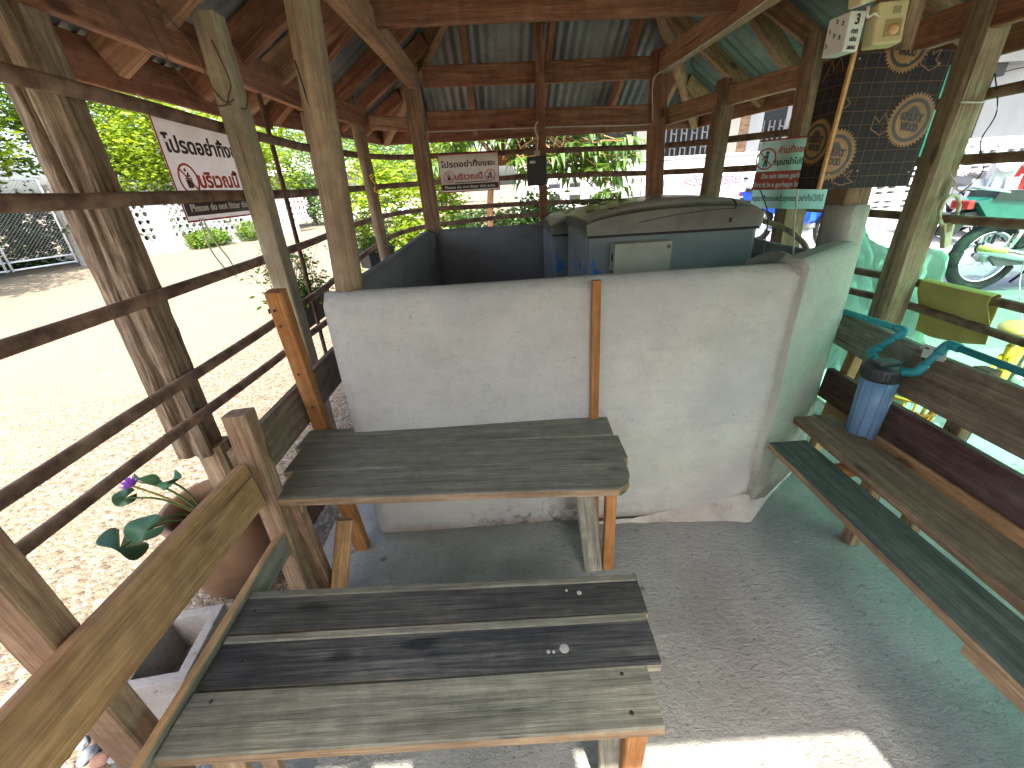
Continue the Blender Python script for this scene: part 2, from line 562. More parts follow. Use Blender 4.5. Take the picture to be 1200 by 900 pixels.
def concrete_mat(name, a, c, patch, scale=1.6, bmp=0.5, pits=True, dist=0.008):
    m, nt, b = newmat(name)
    tc = nd(nt, 'ShaderNodeTexCoord').outputs['Object']
    n1 = noi(nt, tc, scale, 7, 0.66)
    col = ramp(nt, n1, [(0.33, a), (0.66, c)])
    n2 = noi(nt, tc, scale * 0.6 + 0.3, 5, 0.6, 0.6)
    col = mix(nt, ramp(nt, n2, [(0.5, 0.0), (0.68, 0.7)]), col, patch)
    n3 = noi(nt, tc, 46, 6, 0.7)
    n4 = noi(nt, nd(nt, 'ShaderNodeMapping', {0: tc, 2: (0, 0, 0.7), 3: (1, 2.6, 1)}).outputs[0], 24, 5, 0.72, 0.8)
    if pits:
        pm = ramp(nt, n3, [(0.30, 0.75), (0.42, 0.0)])
        col = mix(nt, pm, col, tuple(x * 0.3 for x in a))
        col = mix(nt, ramp(nt, n4, [(0.28, 0.6), (0.40, 0.0)]), col, tuple(x * 0.42 for x in a))
        col = mix(nt, ramp(nt, n3, [(0.62, 0.0), (0.74, 0.35)]), col, tuple(min(1, x * 1.7) for x in c))
        wv = nd(nt, 'ShaderNodeTexVoronoi', {'Vector': tc, 'Scale': 5.5, 'Randomness': 1.0})
        rd = nd(nt, 'ShaderNodeMath', {0: wv.outputs['Distance'], 1: nd(nt, 'ShaderNodeMath', {0: n3, 1: 0.16}, operation='MULTIPLY').outputs[0]}, operation='ADD').outputs[0]
        col = mix(nt, ramp(nt, rd, [(0.12, 0.65), (0.19, 0.0)]), col, tuple(x * 0.28 for x in a))
    nt.links.new(col, b.inputs['Base Color'])
    b.inputs['Roughness'].default_value = 0.85
    b.inputs['Specular IOR Level'].default_value = 0.25
    hh = nd(nt, 'ShaderNodeMath', {0: n3, 1: n4}, operation='ADD').outputs[0]
    bump(nt, b, hh, bmp, dist)
    return m

M['gravel'] = gravel_mat()
M['floor'] = concrete_mat('rough_floor_concrete', (0.22, 0.218, 0.205), (0.37, 0.365, 0.345), (0.17, 0.162, 0.152), 1.7, 1.0)
M['yard'] = concrete_mat('yard_concrete', (0.27, 0.29, 0.27), (0.36, 0.38, 0.36), (0.22, 0.235, 0.22), 0.7, 0.3)
M['pad'] = concrete_mat('grey_paving', (0.20, 0.20, 0.215), (0.27, 0.27, 0.285), (0.16, 0.16, 0.175), 0.9, 0.3)

def plaster_mat(name, a, c, stain, base_z, hgt=0.16, amt=0.8, soot=None, patch=None):
    m, nt, b = newmat(name)
    tc = nd(nt, 'ShaderNodeTexCoord').outputs['Object']
    n1 = noi(nt, tc, 2.1, 6, 0.62)
    col = ramp(nt, n1, [(0.34, a), (0.64, c)])
    n2 = noi(nt, tc, 26, 6, 0.7)
    col = mix(nt, ramp(nt, n2, [(0.52, 0.0), (0.75, 0.28)]), col, tuple(x * 0.55 for x in a))
    n2b = noi(nt, tc, 75, 4, 0.6)
    col = mix(nt, ramp(nt, n2b, [(0.30, 0.35), (0.42, 0.0)]), col, tuple(x * 0.5 for x in a))
    if patch is not None:
        n6 = noi(nt, tc, 1.25, 5, 0.6)
        col = mix(nt, ramp(nt, n6, [(0.46, 0.0), (0.60, 0.75)]), col, patch)
    wv = noi(nt, tc, 3.0, 4, 0.6)
    ad = nd(nt, 'ShaderNodeVectorMath', {0: tc, 1: nd(nt, 'ShaderNodeVectorMath', {0: nd(nt, 'ShaderNodeCombineXYZ', {0: wv, 1: wv, 2: wv}).outputs[0], 1: (0.35, 0.2, 0.5)}, operation='MULTIPLY').outputs[0]}, operation='ADD').outputs[0]
    ce = nd(nt, 'ShaderNodeTexVoronoi', {'Vector': ad, 'Scale': 1.5}, feature='DISTANCE_TO_EDGE')
    cmk = noi(nt, tc, 1.6, 3, 0.6)
    ck = nd(nt, 'ShaderNodeMath', {0: ramp(nt, ce.outputs['Distance'], [(0.0, 0.34), (0.007, 0.0)]), 1: ramp(nt, cmk, [(0.54, 0.0), (0.62, 1.0)])}, operation='MULTIPLY').outputs[0]
    col = mix(nt, ck, col, tuple(x * 0.35 for x in a))
    vt = nd(nt, 'ShaderNodeTexVoronoi', {'Vector': tc, 'Scale': 8.0, 'Randomness': 1.0})
    col = mix(nt, ramp(nt, vt.outputs['Distance'], [(0.030, 0.45), (0.048, 0.0)]), col, tuple(x * 0.4 for x in a))
    n9 = noi(nt, nd(nt, 'ShaderNodeMapping', {0: tc, 2: (0, 0.7, 0), 3: (1.5, 1, 6)}).outputs[0], 3.5, 6, 0.7)
    col = mix(nt, ramp(nt, n9, [(0.5, 0.0), (0.75, 0.30)]), col, tuple(x * 0.68 for x in a))
    sx = nd(nt, 'ShaderNodeSeparateXYZ', {0: tc})
    n3 = noi(nt, tc, 5.0, 6, 0.7)
    off = nd(nt, 'ShaderNodeMath', {0: n3, 1: hgt * 2.2}, operation='MULTIPLY').outputs[0]
    zz = nd(nt, 'ShaderNodeMath', {0: sx.outputs[2], 1: off}, operation='SUBTRACT').outputs[0]
    z1 = nd(nt, 'ShaderNodeMapRange', {0: zz, 1: base_z - hgt * 0.8, 2: base_z + hgt * 0.1, 3: amt, 4: 0.0}).outputs[0]
    col = mix(nt, z1, col, stain)
    if soot is not None:
        n4 = noi(nt, tc, 13, 7, 0.75)
        z2 = nd(nt, 'ShaderNodeMapRange', {0: sx.outputs[2], 1: base_z, 2: base_z + 0.2, 3: 1.0, 4: 0.0}).outputs[0]
        x2 = nd(nt, 'ShaderNodeMapRange', {0: nd(nt, 'ShaderNodeMath', {0: nd(nt, 'ShaderNodeMath', {0: sx.outputs[0], 1: -0.08}, operation='SUBTRACT').outputs[0]}, operation='ABSOLUTE').outputs[0], 1: 0.15, 2: 0.42, 3: 1.0, 4: 0.0}).outputs[0]
        sm = nd(nt, 'ShaderNodeMath', {0: ramp(nt, n4, [(0.50, 0.0), (0.58, 1.0)]), 1: nd(nt, 'ShaderNodeMath', {0: z2, 1: x2}, operation='MULTIPLY').outputs[0]}, operation='MULTIPLY').outputs[0]
        col = mix(nt, sm, col, soot)
    nt.links.new(col, b.inputs['Base Color'])
    b.inputs['Roughness'].default_value = 0.88
    b.inputs['Specular IOR Level'].default_value = 0.2
    hh = nd(nt, 'ShaderNodeMath', {0: n2, 1: n2b}, operation='ADD').outputs[0]
    hh = nd(nt, 'ShaderNodeMath', {0: hh, 1: nd(nt, 'ShaderNodeMath', {0: n9, 1: 1.5}, operation='MULTIPLY').outputs[0]}, operation='ADD').outputs[0]
    bump(nt, b, hh, 0.45, 0.008)
    return m

def sheet(name, x0, x1, y0, y1, z, mat):
    me = bpy.data.meshes.new(name)
    me.from_pydata([(x0, y0, z), (x1, y0, z), (x1, y1, z), (x0, y1, z)], [], [(0, 1, 2, 3)])
    return struct(link(name, me, mat))

sheet('ground', -300, 300, -150, 400, -0.05, M['gravel'])
sheet('yard', 2.35, 26, -8, 3.3, -0.044, M['yard'])
fl = MB(); fl.box((0.70, 1.62, -0.04), (3.26, 4.9, 0.08), None, 0.01)
struct(fl.build('floor', M['floor']))
pd = MB(); pd.box((11.4, 6.4, 0.17), (17.0, 6.2, 0.5), None, 0.015)
struct(pd.build('parking_platform', M['pad']))
# grass verge and low ground cover far to the left
# ================================================================ PAVILION (posts, rails, beams, rafters, roof)
pav = thing('wooden_pavilion', (0.42, 2.1, 0), 'open timber pavilion with corrugated metal roof, rustic posts and rusty horizontal rails', 'pavilion')

def corr_mat():
    m, nt, b = newmat('old_corrugated_zinc')
    v = obj_coord(nt)
    n1 = noi(nt, v, 2.4, 6, 0.68)
    col = ramp(nt, n1, [(0.32, (0.13, 0.135, 0.135)), (0.55, (0.21, 0.22, 0.215)), (0.72, (0.32, 0.325, 0.32))])
    n2 = noi(nt, obj_coord(nt, (6, 1, 1)), 5.0, 6, 0.7)
    col = mix(nt, ramp(nt, n2, [(0.55, 0.0), (0.75, 0.6)]), col, (0.13, 0.085, 0.055))
    n3 = noi(nt, v, 60, 3, 0.6)
    col = mix(nt, ramp(nt, n3, [(0.55, 0.0), (0.72, 0.4)]), col, (0.42, 0.42, 0.41))
    nt.links.new(col, b.inputs['Base Color'])
    b.inputs['Metallic'].default_value = 0.25
    b.inputs['Roughness'].default_value = 0.6
    return m
M['zinc'] = corr_mat()

EZ = 2.02
A0, A1 = Vector((0.42, 2.55, 3.12)), Vector((0.42, 1.55, 3.12))
EV = [Vector((-1.46, -0.15, EZ)), Vector((-1.46, 3.25, EZ - 0.02)), Vector((-1.05, 4.62, EZ - 0.06)), Vector((1.95, 4.62, EZ - 0.07)), Vector((2.32, 3.55, EZ - 0.03)), Vector((2.32, -0.15, EZ)), Vector((1.95, -0.54, EZ)), Vector((-1.05, -0.54, EZ))]
FAC = [(0, 1, A0, A1), (1, 2, A0, None), (2, 3, A0, None), (3, 4, A0, None), (4, 5, A1, A0), (5, 6, A1, None), (6, 7, A1, None), (7, 0, A1, None)]

def facet(e0, e1, top0, top1, idx):
    """corrugated sheets of one roof plane, then its rafters and fascia"""
    a, b = EV[e0], EV[e1]
    u = (b - a).normalized()
    W = (b - a).length
    ta = top0
    tb = top1 if top1 is not None else top0
    # order the tops along u
    if (ta - a).dot(u) > (tb - a).dot(u):
        ta, tb = tb, ta
    nrm = u.cross(ta - a).normalized()
    if nrm.z < 0: nrm = -nrm
    vv = nrm.cross(u)
    if vv.z < 0: vv = -vv
    ua, ub, h = (ta - a).dot(u), (tb - a).dot(u), (ta - a).dot(vv)
    poly = [(0.0, 0.0), (W, 0.0), (ub, h), (ua, h)]
    def vrange(x):
        lo, hi = 1e9, -1e9
        for q in range(4):
            (x0, y0), (x1, y1) = poly[q], poly[(q + 1) % 4]
            if min(x0, x1) - 1e-9 <= x <= max(x0, x1) + 1e-9:
                if abs(x1 - x0) < 1e-9:
                    c = (y0, y1)
                else:
                    c = (y0 + (y1 - y0) * (x - x0) / (x1 - x0),)
                lo, hi = min(lo, *c, lo), max(hi, *c, hi)
        return (lo, hi) if hi > -1e8 else (0, 0)
    def vmax(x):
        return vrange(x)[1]
    per = 0.072
    step = per / 6
    X0, X1 = min(0, ua), max(W, ub)
    n = int((X1 - X0) / step)
    vs, fs = [], []
    rows = 5
    for i in range(n + 1):
        x = X0 + (X1 - X0) * i / n
        z = 0.009 * math.sin(2 * math.pi * x / per)
        v0, v1 = vrange(x)
        if v0 < 1e-6: v0 = -0.05
        v0 -= 0.03; v1 += 0.03
        for r in range(rows):
            p = a + u * x + vv * (v0 + (v1 - v0) * r / (rows - 1)) + nrm * (z + 0.055)
            vs.append(p)
    for i in range(n):
        for r in range(rows - 1):
            k = i * rows + r
            fs.append((k, k + rows, k + rows + 1, k + 1))
    o0 = a
    mw = plane_mw(o0, u, vv)
    inv = mw.inverted()
    me = bpy.data.meshes.new('roof_sheet')
    me.from_pydata([tuple(inv @ p) for p in vs], [], fs)
    me.polygons.foreach_set('use_smooth', [True] * len(fs))
    me.update()
    so = link('roof_sheet', me, M['zinc'], pav, mw)
    sol = so.modifiers.new('thickness', 'SOLIDIFY'); sol.thickness = 0.0012
    return a, b, u, vv, nrm, W, vmax

def rafter(p0, p1, nrm, w, h, mat):
    beam('rafter', p0, p1, w, h, mat, pav, up=nrm, seg=8, wob=0.002)

spac = {0: [0.35, 0.82, 1.62, 2.12, 2.62, 3.02], 1: [0.42, 0.72, 1.05], 2: [0.42, 0.88, 1.50, 2.12, 2.58], 3: [0.35, 0.75], 4: [0.45, 1.15, 1.85, 2.5, 3.1], 5: [0.2], 6: [0.5, 1.5, 2.5], 7: [0.22]}
for i, (e0, e1, t0, t1) in enumerate(FAC):
    a, b, u, vv, nrm, W, vmax = facet(e0, e1, t0, t1, i)
    for s in spac[i]:
        vm = vmax(s)
        if vm < 0.25 or i in (5, 7): continue
        big = i == 0
        rafter(a + u * s + vv * 0.03 - nrm * (0.015 if not big else 0.03), a + u * s + vv * (vm - 0.06) - nrm * (0.015 if not big else 0.03), nrm, 0.05 if big else 0.042, 0.145 if big else 0.10, M['roof_wood'] if (i + int(s * 10)) % 3 else M['roof_wood2'])
    # fascia board below the eave, and the purlin behind it
    fh = 0.15 if i in (0, 4) else 0.125
    beam('fascia', a + Vector((0, 0, -fh / 2 + 0.05)), b + Vector((0, 0, -fh / 2 + 0.05)), 0.025, fh, M['roof_wood'], pav, seg=14, wob=0.003)
    if i in (1, 2, 3):
        ins = (Vector((0.42, 2.1, 0)) - (a + b) / 2); ins.z = 0; ins.normalize()
        for k in (0.9,):
            vm = k
            pa = a + u * (W * 0.13) + vv * 0.62 + nrm * 0.02
            pb = b - u * (W * 0.13) + vv * 0.62 + nrm * 0.02
for k, (top) in ((1, A0), (2, A0), (3, A0), (4, A0), (0, A1), (5, A1), (6, A1), (7, A1)):
    p = EV[k]
    d = (top - p).normalized()
    beam('hip_rafter', p + d * 0.02 + Vector((0, 0, -0.03)), top + Vector((0, 0, -0.03)), 0.055, 0.14, M['roof_wood2'] if k in (2, 3) else M['roof_wood'], pav, seg=10, wob=0.002)
for k, (top) in ((1, A0), (2, A0), (3, A0), (4, A0), (0, A1), (5, A1), (6, A1), (7, A1)):
    p = EV[k]
    tube('ridge_cap', [p + Vector((0, 0, 0.085)), top + Vector((0, 0, 0.085))], 0.075, M['zinc'], pav, 8, 0, 1.0)
tube('ridge_cap', [A0 + Vector((0, 0, 0.09)), A1 + Vector((0, 0, 0.09))], 0.08, M['zinc'], pav, 8)
beam('ridge_beam', A0 + Vector((0, 0, -0.06)), A1 + Vector((0, 0, -0.06)), 0.05, 0.14, M['roof_wood'], pav)

# beams: p0, p1, width, height
def tb(name, p0, p1, w, h, mat='roof_wood', **k):
    return beam(name, p0, p1, w, h, M[mat], pav, seg=12, wob=0.003, bev=0.006, **k)
tb('side_beam', (-0.60, 0.15, 2.24), (-0.575, 3.78, 2.235), 0.065, 0.145, 'roof_wood2')
tb('side_beam', (1.30, 0.15, 2.23), (1.285, 3.78, 2.235), 0.065, 0.135, 'roof_wood2')
tb('tie_beam', (-0.56, 2.68, 2.32), (1.27, 2.68, 2.30), 0.06, 0.17)
tb('tie_beam', (-0.50, 3.80, 2.242), (1.235, 3.80, 2.218), 0.05, 0.135)
tb('wall_plate', (-0.50, 3.80, 1.957), (1.235, 3.80, 1.915), 0.05, 0.135)
tb('wall_plate', (-0.64, 3.80, 1.945), (-0.90, 3.62, 1.955), 0.04, 0.095, 'roof_wood2')
tb('wall_plate', (1.34, 3.84, 1.895), (1.68, 3.46, 1.955), 0.05, 0.12, 'roof_wood2')
tb('wall_plate', (1.66, 3.50, 1.965), (2.02, 2.75, 2.005), 0.05, 0.12, 'roof_wood2')
tb('wall_plate', (2.02, 2.80, 2.01), (2.10, 0.0, 2.03), 0.05, 0.13)
tb('wall_plate', (-1.18, 3.10, 2.055), (-1.18, 0.0, 2.06), 0.05, 0.15)
tb('wall_plate', (-0.95, 3.66, 1.99), (-1.18, 3.06, 2.03), 0.05, 0.12)

# posts
def post(p0, p1, w, d, mat, label=None, up=(0, -1, 0), **k):
    o = beam('post', p0, p1, d, w, M[mat], pav, up=up, **k) if False else beam('post', p0, p1, w, d, M[mat], pav, up=up, **k)
    if label: o['label'] = label
    return o
big = post((-1.25, 1.43, 0.60), (-1.26, 1.455, 2.16), 0.128, 0.13, 'old_wood', 'thick gnarled post full of deep cracks', seg=90, k=14, groove=0.030, wob=0.006, bev=0.02)
beam('post_stub', (-1.20, 1.44, -0.06), (-1.215, 1.445, 0.62), 0.10, 0.10, M['pole_wood'], pav, up=(0, -1, 0), seg=10, wob=0.004, bev=0.015)
post((-1.10, 2.13, 0.0), (-1.06, 2.08, 2.14), 0.085, 0.095, 'cream_wood', 'pale cream square post', seg=24, k=3, wob=0.004, groove=0.002, bev=0.005)
post((-0.582, 1.585, 1.16), (-0.525, 1.60, 2.17), 0.092, 0.092, 'pole_wood', 'smooth pale pole with a long crack standing on the wall corner', seg=24, k=2, wob=0.006, bev=0.034, smooth=True)
post((-0.93, 3.62, 0.0), (-1.01, 3.64, 2.12), 0.085, 0.085, 'pole_wood', 'slim round pale pole', seg=22, k=2, wob=0.006, bev=0.03, smooth=True)
post((-0.565, 3.80, 1.14), (-0.595, 3.80, 2.32), 0.118, 0.11, 'brown_wood', seg=14, wob=0.004, bev=0.008)
post((0.375, 3.735, 1.14), (0.365, 3.735, 2.50), 0.062, 0.05, 'roof_wood', 'slender brown post', seg=10, wob=0.003)
post((1.33, 3.80, 1.0), (1.27, 3.80, 2.32), 0.118, 0.11, 'roof_wood', seg=14, wob=0.004, bev=0.008)
post((1.625, 3.50, 0.0), (1.665, 3.50, 2.07), 0.105, 0.11, 'brown_wood', seg=14, wob=0.004)
post((1.955, 2.87, 0.0), (1.885, 2.90, 2.16), 0.13, 0.12, 'brown_wood', seg=14, wob=0.004)
post((1.495, 1.885, 1.10), (1.475, 1.885, 2.20), 0.105, 0.12, 'brown_wood', 'post rising out of the crumbling plaster pillar', seg=16, wob=0.004)
post((2.06, 2.12, 0.0), (2.06, 2.12, 2.13), 0.125, 0.11, 'pole_wood', 'mossy square post with a bracing wire', seg=30, k=3, wob=0.007, groove=0.004, bev=0.015)
for p0, p1 in (((-1.20, 2.60, 0.35), (-1.195, 2.62, 2.12)), ((-1.19, 3.18, 0.2), (-1.16, 3.16, 1.97))):
    beam('rail_strip', p0, p1, 0.032, 0.016, M['strip'], pav, up=(1, 0, 0), seg=8, wob=0.002)
post((-1.24, 3.26, 0.0), (-1.21, 3.24, 1.98), 0.06, 0.06, 'pole_wood', seg=10, wob=0.004)
# posts and panels added behind the viewer, only to shape the floor sunlight
for x, w in ((1.20, 0.055), (-0.47, 0.055), (-0.30, 0.065), (0.76, 0.03)):
    if w < 0.04: continue
    beam('post', (x, -0.53, 0.0), (x, -0.53, 2.0), w, 0.055, M['brown_wood'], pav, up=(0, -1, 0))
for a0, a1 in ((-1.15, -0.57), (-0.15, 0.32), (1.28, 2.25)):
    scb = MB()
    scb.box(((a0 + a1) / 2, -0.53, 0.98), (a1 - a0, 0.02, 1.9), None, 0.003)
    scb.build('sun_block_panel', M['tan_wood'], pav)

# rails: one continuous rusty bar per height, left side -> back -> right side
def rail(pts, r, mat='rail'):
    P = smooth_pts(pts, 8)
    mb = MB()
    o0 = P[0]
    rr = [r * 0.95 * (1 + 0.07 * noise.noise(p * 3.1)) for p in P]
    mb.tube([p - o0 + Vector((0, 0, 0.006 * noise.noise(p * 1.9))) for p in P], rr, 10, 0, 0.75)
    return mb.build('rail', M[mat], pav, Matrix.Translation(o0))
LX = -1.155
rail([(LX, -0.4, 1.815), (LX, 1.3, 1.80), (LX, 2.6, 1.765), (-1.16, 3.15, 1.765), (-0.98, 4.0, 1.755), (-0.50, 4.20, 1.748), (0.5, 4.20, 1.735), (1.35, 4.08, 1.715), (1.80, 3.42, 1.70), (2.00, 2.80, 1.70), (2.13, 2.1, 1.735), (2.16, 1.0, 1.745), (2.16, -0.3, 1.75)], 0.024)
rail([(LX, -0.4, 1.525), (LX, 1.3, 1.52), (LX, 2.6, 1.51), (-1.16, 3.15, 1.515), (-0.98, 4.0, 1.53), (-0.50, 4.20, 1.54), (0.5, 4.20, 1.534), (1.35, 4.08, 1.515), (1.80, 3.42, 1.50), (2.00, 2.80, 1.49), (2.13, 2.1, 1.482), (2.16, 1.0, 1.48), (2.16, -0.3, 1.48)], 0.024)
rail([(LX, -0.4, 1.232), (LX, 1.3, 1.222), (LX, 2.6, 1.235), (-1.16, 3.15, 1.25), (-0.98, 4.0, 1.30), (-0.50, 4.20, 1.318), (0.5, 4.20, 1.312), (1.35, 4.08, 1.29), (1.80, 3.42, 1.27), (2.00, 2.80, 1.245), (2.13, 2.1, 1.232), (2.16, 1.0, 1.235), (2.16, -0.3, 1.235)], 0.022)
rail([(LX, -0.4, 0.918), (LX, 1.3, 0.925), (LX, 2.6, 0.945), (-1.16, 3.15, 0.98), (-0.98, 4.0, 1.12), (-0.50, 4.20, 1.185), (0.5, 4.20, 1.215), (1.35, 4.08, 1.12), (1.80, 3.42, 0.98), (2.00, 2.80, 0.93), (2.13, 2.1, 0.922), (2.16, 1.0, 0.915), (2.16, -0.3, 0.915)], 0.022)
rail([(LX, -0.4, 0.815), (LX, 1.3, 0.785), (LX, 2.6, 0.755), (-1.16, 3.15, 0.74), (-0.98, 4.0, 0.74)], 0.021)
rail([(1.35, 4.08, 0.80), (1.80, 3.42, 0.80), (2.00, 2.80, 0.80), (2.13, 2.1, 0.802), (2.16, 1.0, 0.772), (2.16, -0.3, 0.76)], 0.021)

# crack on the pale pole, scribble on the slim pole
tube('crack', [(-0.575, 1.548, 1.86), (-0.562, 1.546, 1.74), (-0.553, 1.5465, 1.68), (-0.558, 1.546, 1.55), (-0.555, 1.545, 1.38), (-0.566, 1.5435, 1.22)], 0.0022, M['cable_black'], pav, 5, 4)
ypm = plain('yellow_paint', (0.75, 0.55, 0.06), 0.6)
tube('painted_mark', [(-0.965, 3.575, 1.60), (-0.945, 3.574, 1.615), (-0.935, 3.574, 1.60), (-0.955, 3.574, 1.585), (-0.94, 3.574, 1.56), (-0.93, 3.574, 1.545)], 0.006, ypm, pav, 5, 4)
tube('painted_mark', [(-0.935, 3.574, 1.53), (-0.945, 3.574, 1.50), (-0.925, 3.574, 1.488), (-0.912, 3.574, 1.51)], 0.006, ypm, pav, 5, 4)

# ================================================================ MASONRY ENCLOSURE
enc = thing('plastered_enclosure', (0.3, 1.5, 0), 'waist high white plastered concrete enclosure around the old freezers', 'low wall')
M['plaster'] = plaster_mat('off_white_plaster', (0.455, 0.435, 0.39), (0.565, 0.545, 0.495), (0.27, 0.20, 0.14), -0.59, 0.07, 0.75, (0.07, 0.065, 0.06), (0.39, 0.385, 0.375))
M['plaster_side'] = plaster_mat('mildewed_plaster', (0.33, 0.34, 0.29), (0.44, 0.45, 0.38), (0.17, 0.12, 0.09), -0.59, 0.30, 0.8)
M['cement'] = plaster_mat('bare_grey_cement', (0.20, 0.205, 0.215), (0.28, 0.285, 0.295), (0.13, 0.13, 0.13), -0.59, 0.1, 0.5)
def wall(name, p0, p1, th, mat, bev=0.035, wob=0.004, seg=30, k=8, h=1.18, z=None):
    zc = (h / 2 - 0.004) if z is None else z
    return beam(name, (p0[0], p0[1], zc), (p1[0], p1[1], zc), th, h, M[mat], enc, seg=seg, k=k, wob=wob, bev=bev, smooth=True)
wall('front_wall', (-0.655, 1.545), (1.095, 1.54), 0.105, 'plaster', bev=0.04)
wall('left_wall', (-0.605, 1.60), (-0.60, 3.82), 0.105, 'cement')
wall('back_wall', (-0.545, 3.80), (1.52, 3.78), 0.105, 'cement', h=1.175)
wall('right_wall', (1.50, 1.86), (1.52, 3.74), 0.10, 'cement', h=1.13)
wall('corner_wall', (1.055, 1.515), (1.49, 1.835), 0.12, 'plaster_side', h=1.205, bev=0.03, k=10)
pl = beam('plaster_pillar', (1.505, 1.862, 0.0), (1.49, 1.868, 1.335), 0.13, 0.15, M['plaster_side'], enc, up=(0, -1, 0), seg=24, k=4, wob=0.010, bev=0.03, smooth=True)
# swollen base coat at the right foot of the front wall, with its crack
vs, fs = [], []
nx, nz = 40, 7
for i in range(nx + 1):
    x = 0.35 + (1.50 - 0.35) * i / nx
    wv = math.exp(-((x - 1.06) / (0.36 if x < 1.06 else 0.17)) ** 2)
    hgt = 0.012 + 0.12 * wv + 0.045 * (0.25 + 0.75 * wv) * noise.noise(Vector((x * 5, 0, 0))) + 0.015 * noise.noise(Vector((x * 19, 3, 0)))
    dp = 0.008 + 0.030 * wv
    for j in range(nz + 1):
        t = j / nz
        yw = 1.488 if x < 0.98 else (1.488 - 0.021 * (x - 0.98) / 0.11 if x < 1.09 else 1.467 + (x - 1.09) * 0.736)
        y = yw - dp * (1 - t ** 1.6) - 0.006 * noise.noise(Vector((x * 14, t * 4, 2)))
        vs.append((x, y + 0.006, hgt * t - 0.004))
for i in range(nx):
    for j in range(nz):
        k = i * (nz + 1) + j
        fs.append((k, k + nz + 1, k + nz + 2, k + 1))
me = bpy.data.meshes.new('base_coat'); me.from_pydata(vs, [], fs); me.polygons.foreach_set('use_smooth', [True] * len(fs)); me.update()
link('base_coat', me, mottled('earth_stained_plaster', (0.36, 0.325, 0.275), (0.48, 0.455, 0.405), 6, 0.9, 0, 0.5, 0.2, 50, dirt=(0.24, 0.185, 0.14), dirt_amt=0.8), enc)
# sill of the corner: small rounded lumps of mortar along the wall top
tube('mortar_lip', [(1.06, 1.55, 1.175), (1.12, 1.66, 1.165), (1.16, 1.80, 1.15), (1.15, 1.95, 1.10)], [0.03, 0.028, 0.03, 0.02], M['plaster_side'], enc, 10, 5)
# upright batten screwed to the wall face behind the table
beam('batten', (0.341, 1.474, 0.605), (0.330, 1.472, 1.172), 0.032, 0.022, M['orange_wood'], enc, up=(0, -1, 0), seg=8, wob=0.0015)

# ================================================================ BENCHES AND TABLE
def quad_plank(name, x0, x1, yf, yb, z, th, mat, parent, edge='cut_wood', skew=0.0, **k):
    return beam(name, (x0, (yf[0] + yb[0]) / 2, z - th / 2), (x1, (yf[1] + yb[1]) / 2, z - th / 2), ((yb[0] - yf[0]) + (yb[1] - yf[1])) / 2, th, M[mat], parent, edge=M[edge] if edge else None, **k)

tab = thing('plank_table', (-0.2, 1.26, 0), 'low weathered plank table with rounded front corner, standing against the white wall', 'table')
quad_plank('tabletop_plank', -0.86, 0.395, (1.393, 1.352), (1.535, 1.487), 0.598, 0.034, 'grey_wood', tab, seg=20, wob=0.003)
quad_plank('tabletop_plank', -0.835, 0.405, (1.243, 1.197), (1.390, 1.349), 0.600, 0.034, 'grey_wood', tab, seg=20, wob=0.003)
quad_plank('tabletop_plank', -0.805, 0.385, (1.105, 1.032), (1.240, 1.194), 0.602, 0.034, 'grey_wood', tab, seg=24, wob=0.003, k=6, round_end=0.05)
beam('leg', (0.372, 1.245, 0.0), (0.350, 1.21, 0.565), 0.042, 0.035, M['orange_wood'], tab, up=(0, -1, 0))
beam('leg', (0.352, 1.455, 0.0), (0.325, 1.44, 0.563), 0.045, 0.05, M['orange_wood'], tab, up=(0, -1, 0))
beam('leg', (-0.735, 1.445, 0.0), (-0.765, 1.43, 0.563), 0.06, 0.05, M['orange_wood'], tab, up=(0, -1, 0))
beam('leg', (-0.775, 1.17, 0.0), (-0.785, 1.15, 0.563), 0.05, 0.05, M['brown_wood'], tab, up=(0, -1, 0))
o = beam('brace', (0.305, 1.235, 0.0), (0.255, 1.30, 0.563), 0.075, 0.022, M['green_wood'], tab, up=(0, -1, 0)); o['label'] = 'grey green slanting board beside the front leg'
beam('apron', (0.315, 1.11, 0.545), (0.315, 1.46, 0.545), 0.045, 0.035, M['orange_wood'], tab)
beam('apron', (-0.77, 1.14, 0.53), (-0.77, 1.48, 0.53), 0.04, 0.07, M['brown_wood'], tab)

fb = thing('plank_bench', (-0.25, 0.65, 0), 'low bench of three worn planks in front of the table, the middle plank charcoal dark', 'bench')
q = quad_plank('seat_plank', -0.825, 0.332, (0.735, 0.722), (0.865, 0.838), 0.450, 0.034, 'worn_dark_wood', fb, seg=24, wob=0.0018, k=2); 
q['label'] = 'dark stained rear plank with a pale worn edge'
q = quad_plank('seat_plank', -0.795, 0.322, (0.600, 0.590), (0.731, 0.718), 0.449, 0.034, 'char_wood', fb, edge='green_wood', seg=24, wob=0.0018, k=2); q['label'] = 'charcoal dark middle plank'
q = quad_plank('seat_plank', -0.795, 0.283, (0.462, 0.464), (0.597, 0.587), 0.452, 0.036, 'green_wood', fb, seg=24, wob=0.0018, k=2); q['label'] = 'wide greenish grey front plank with a tan sawn edge'
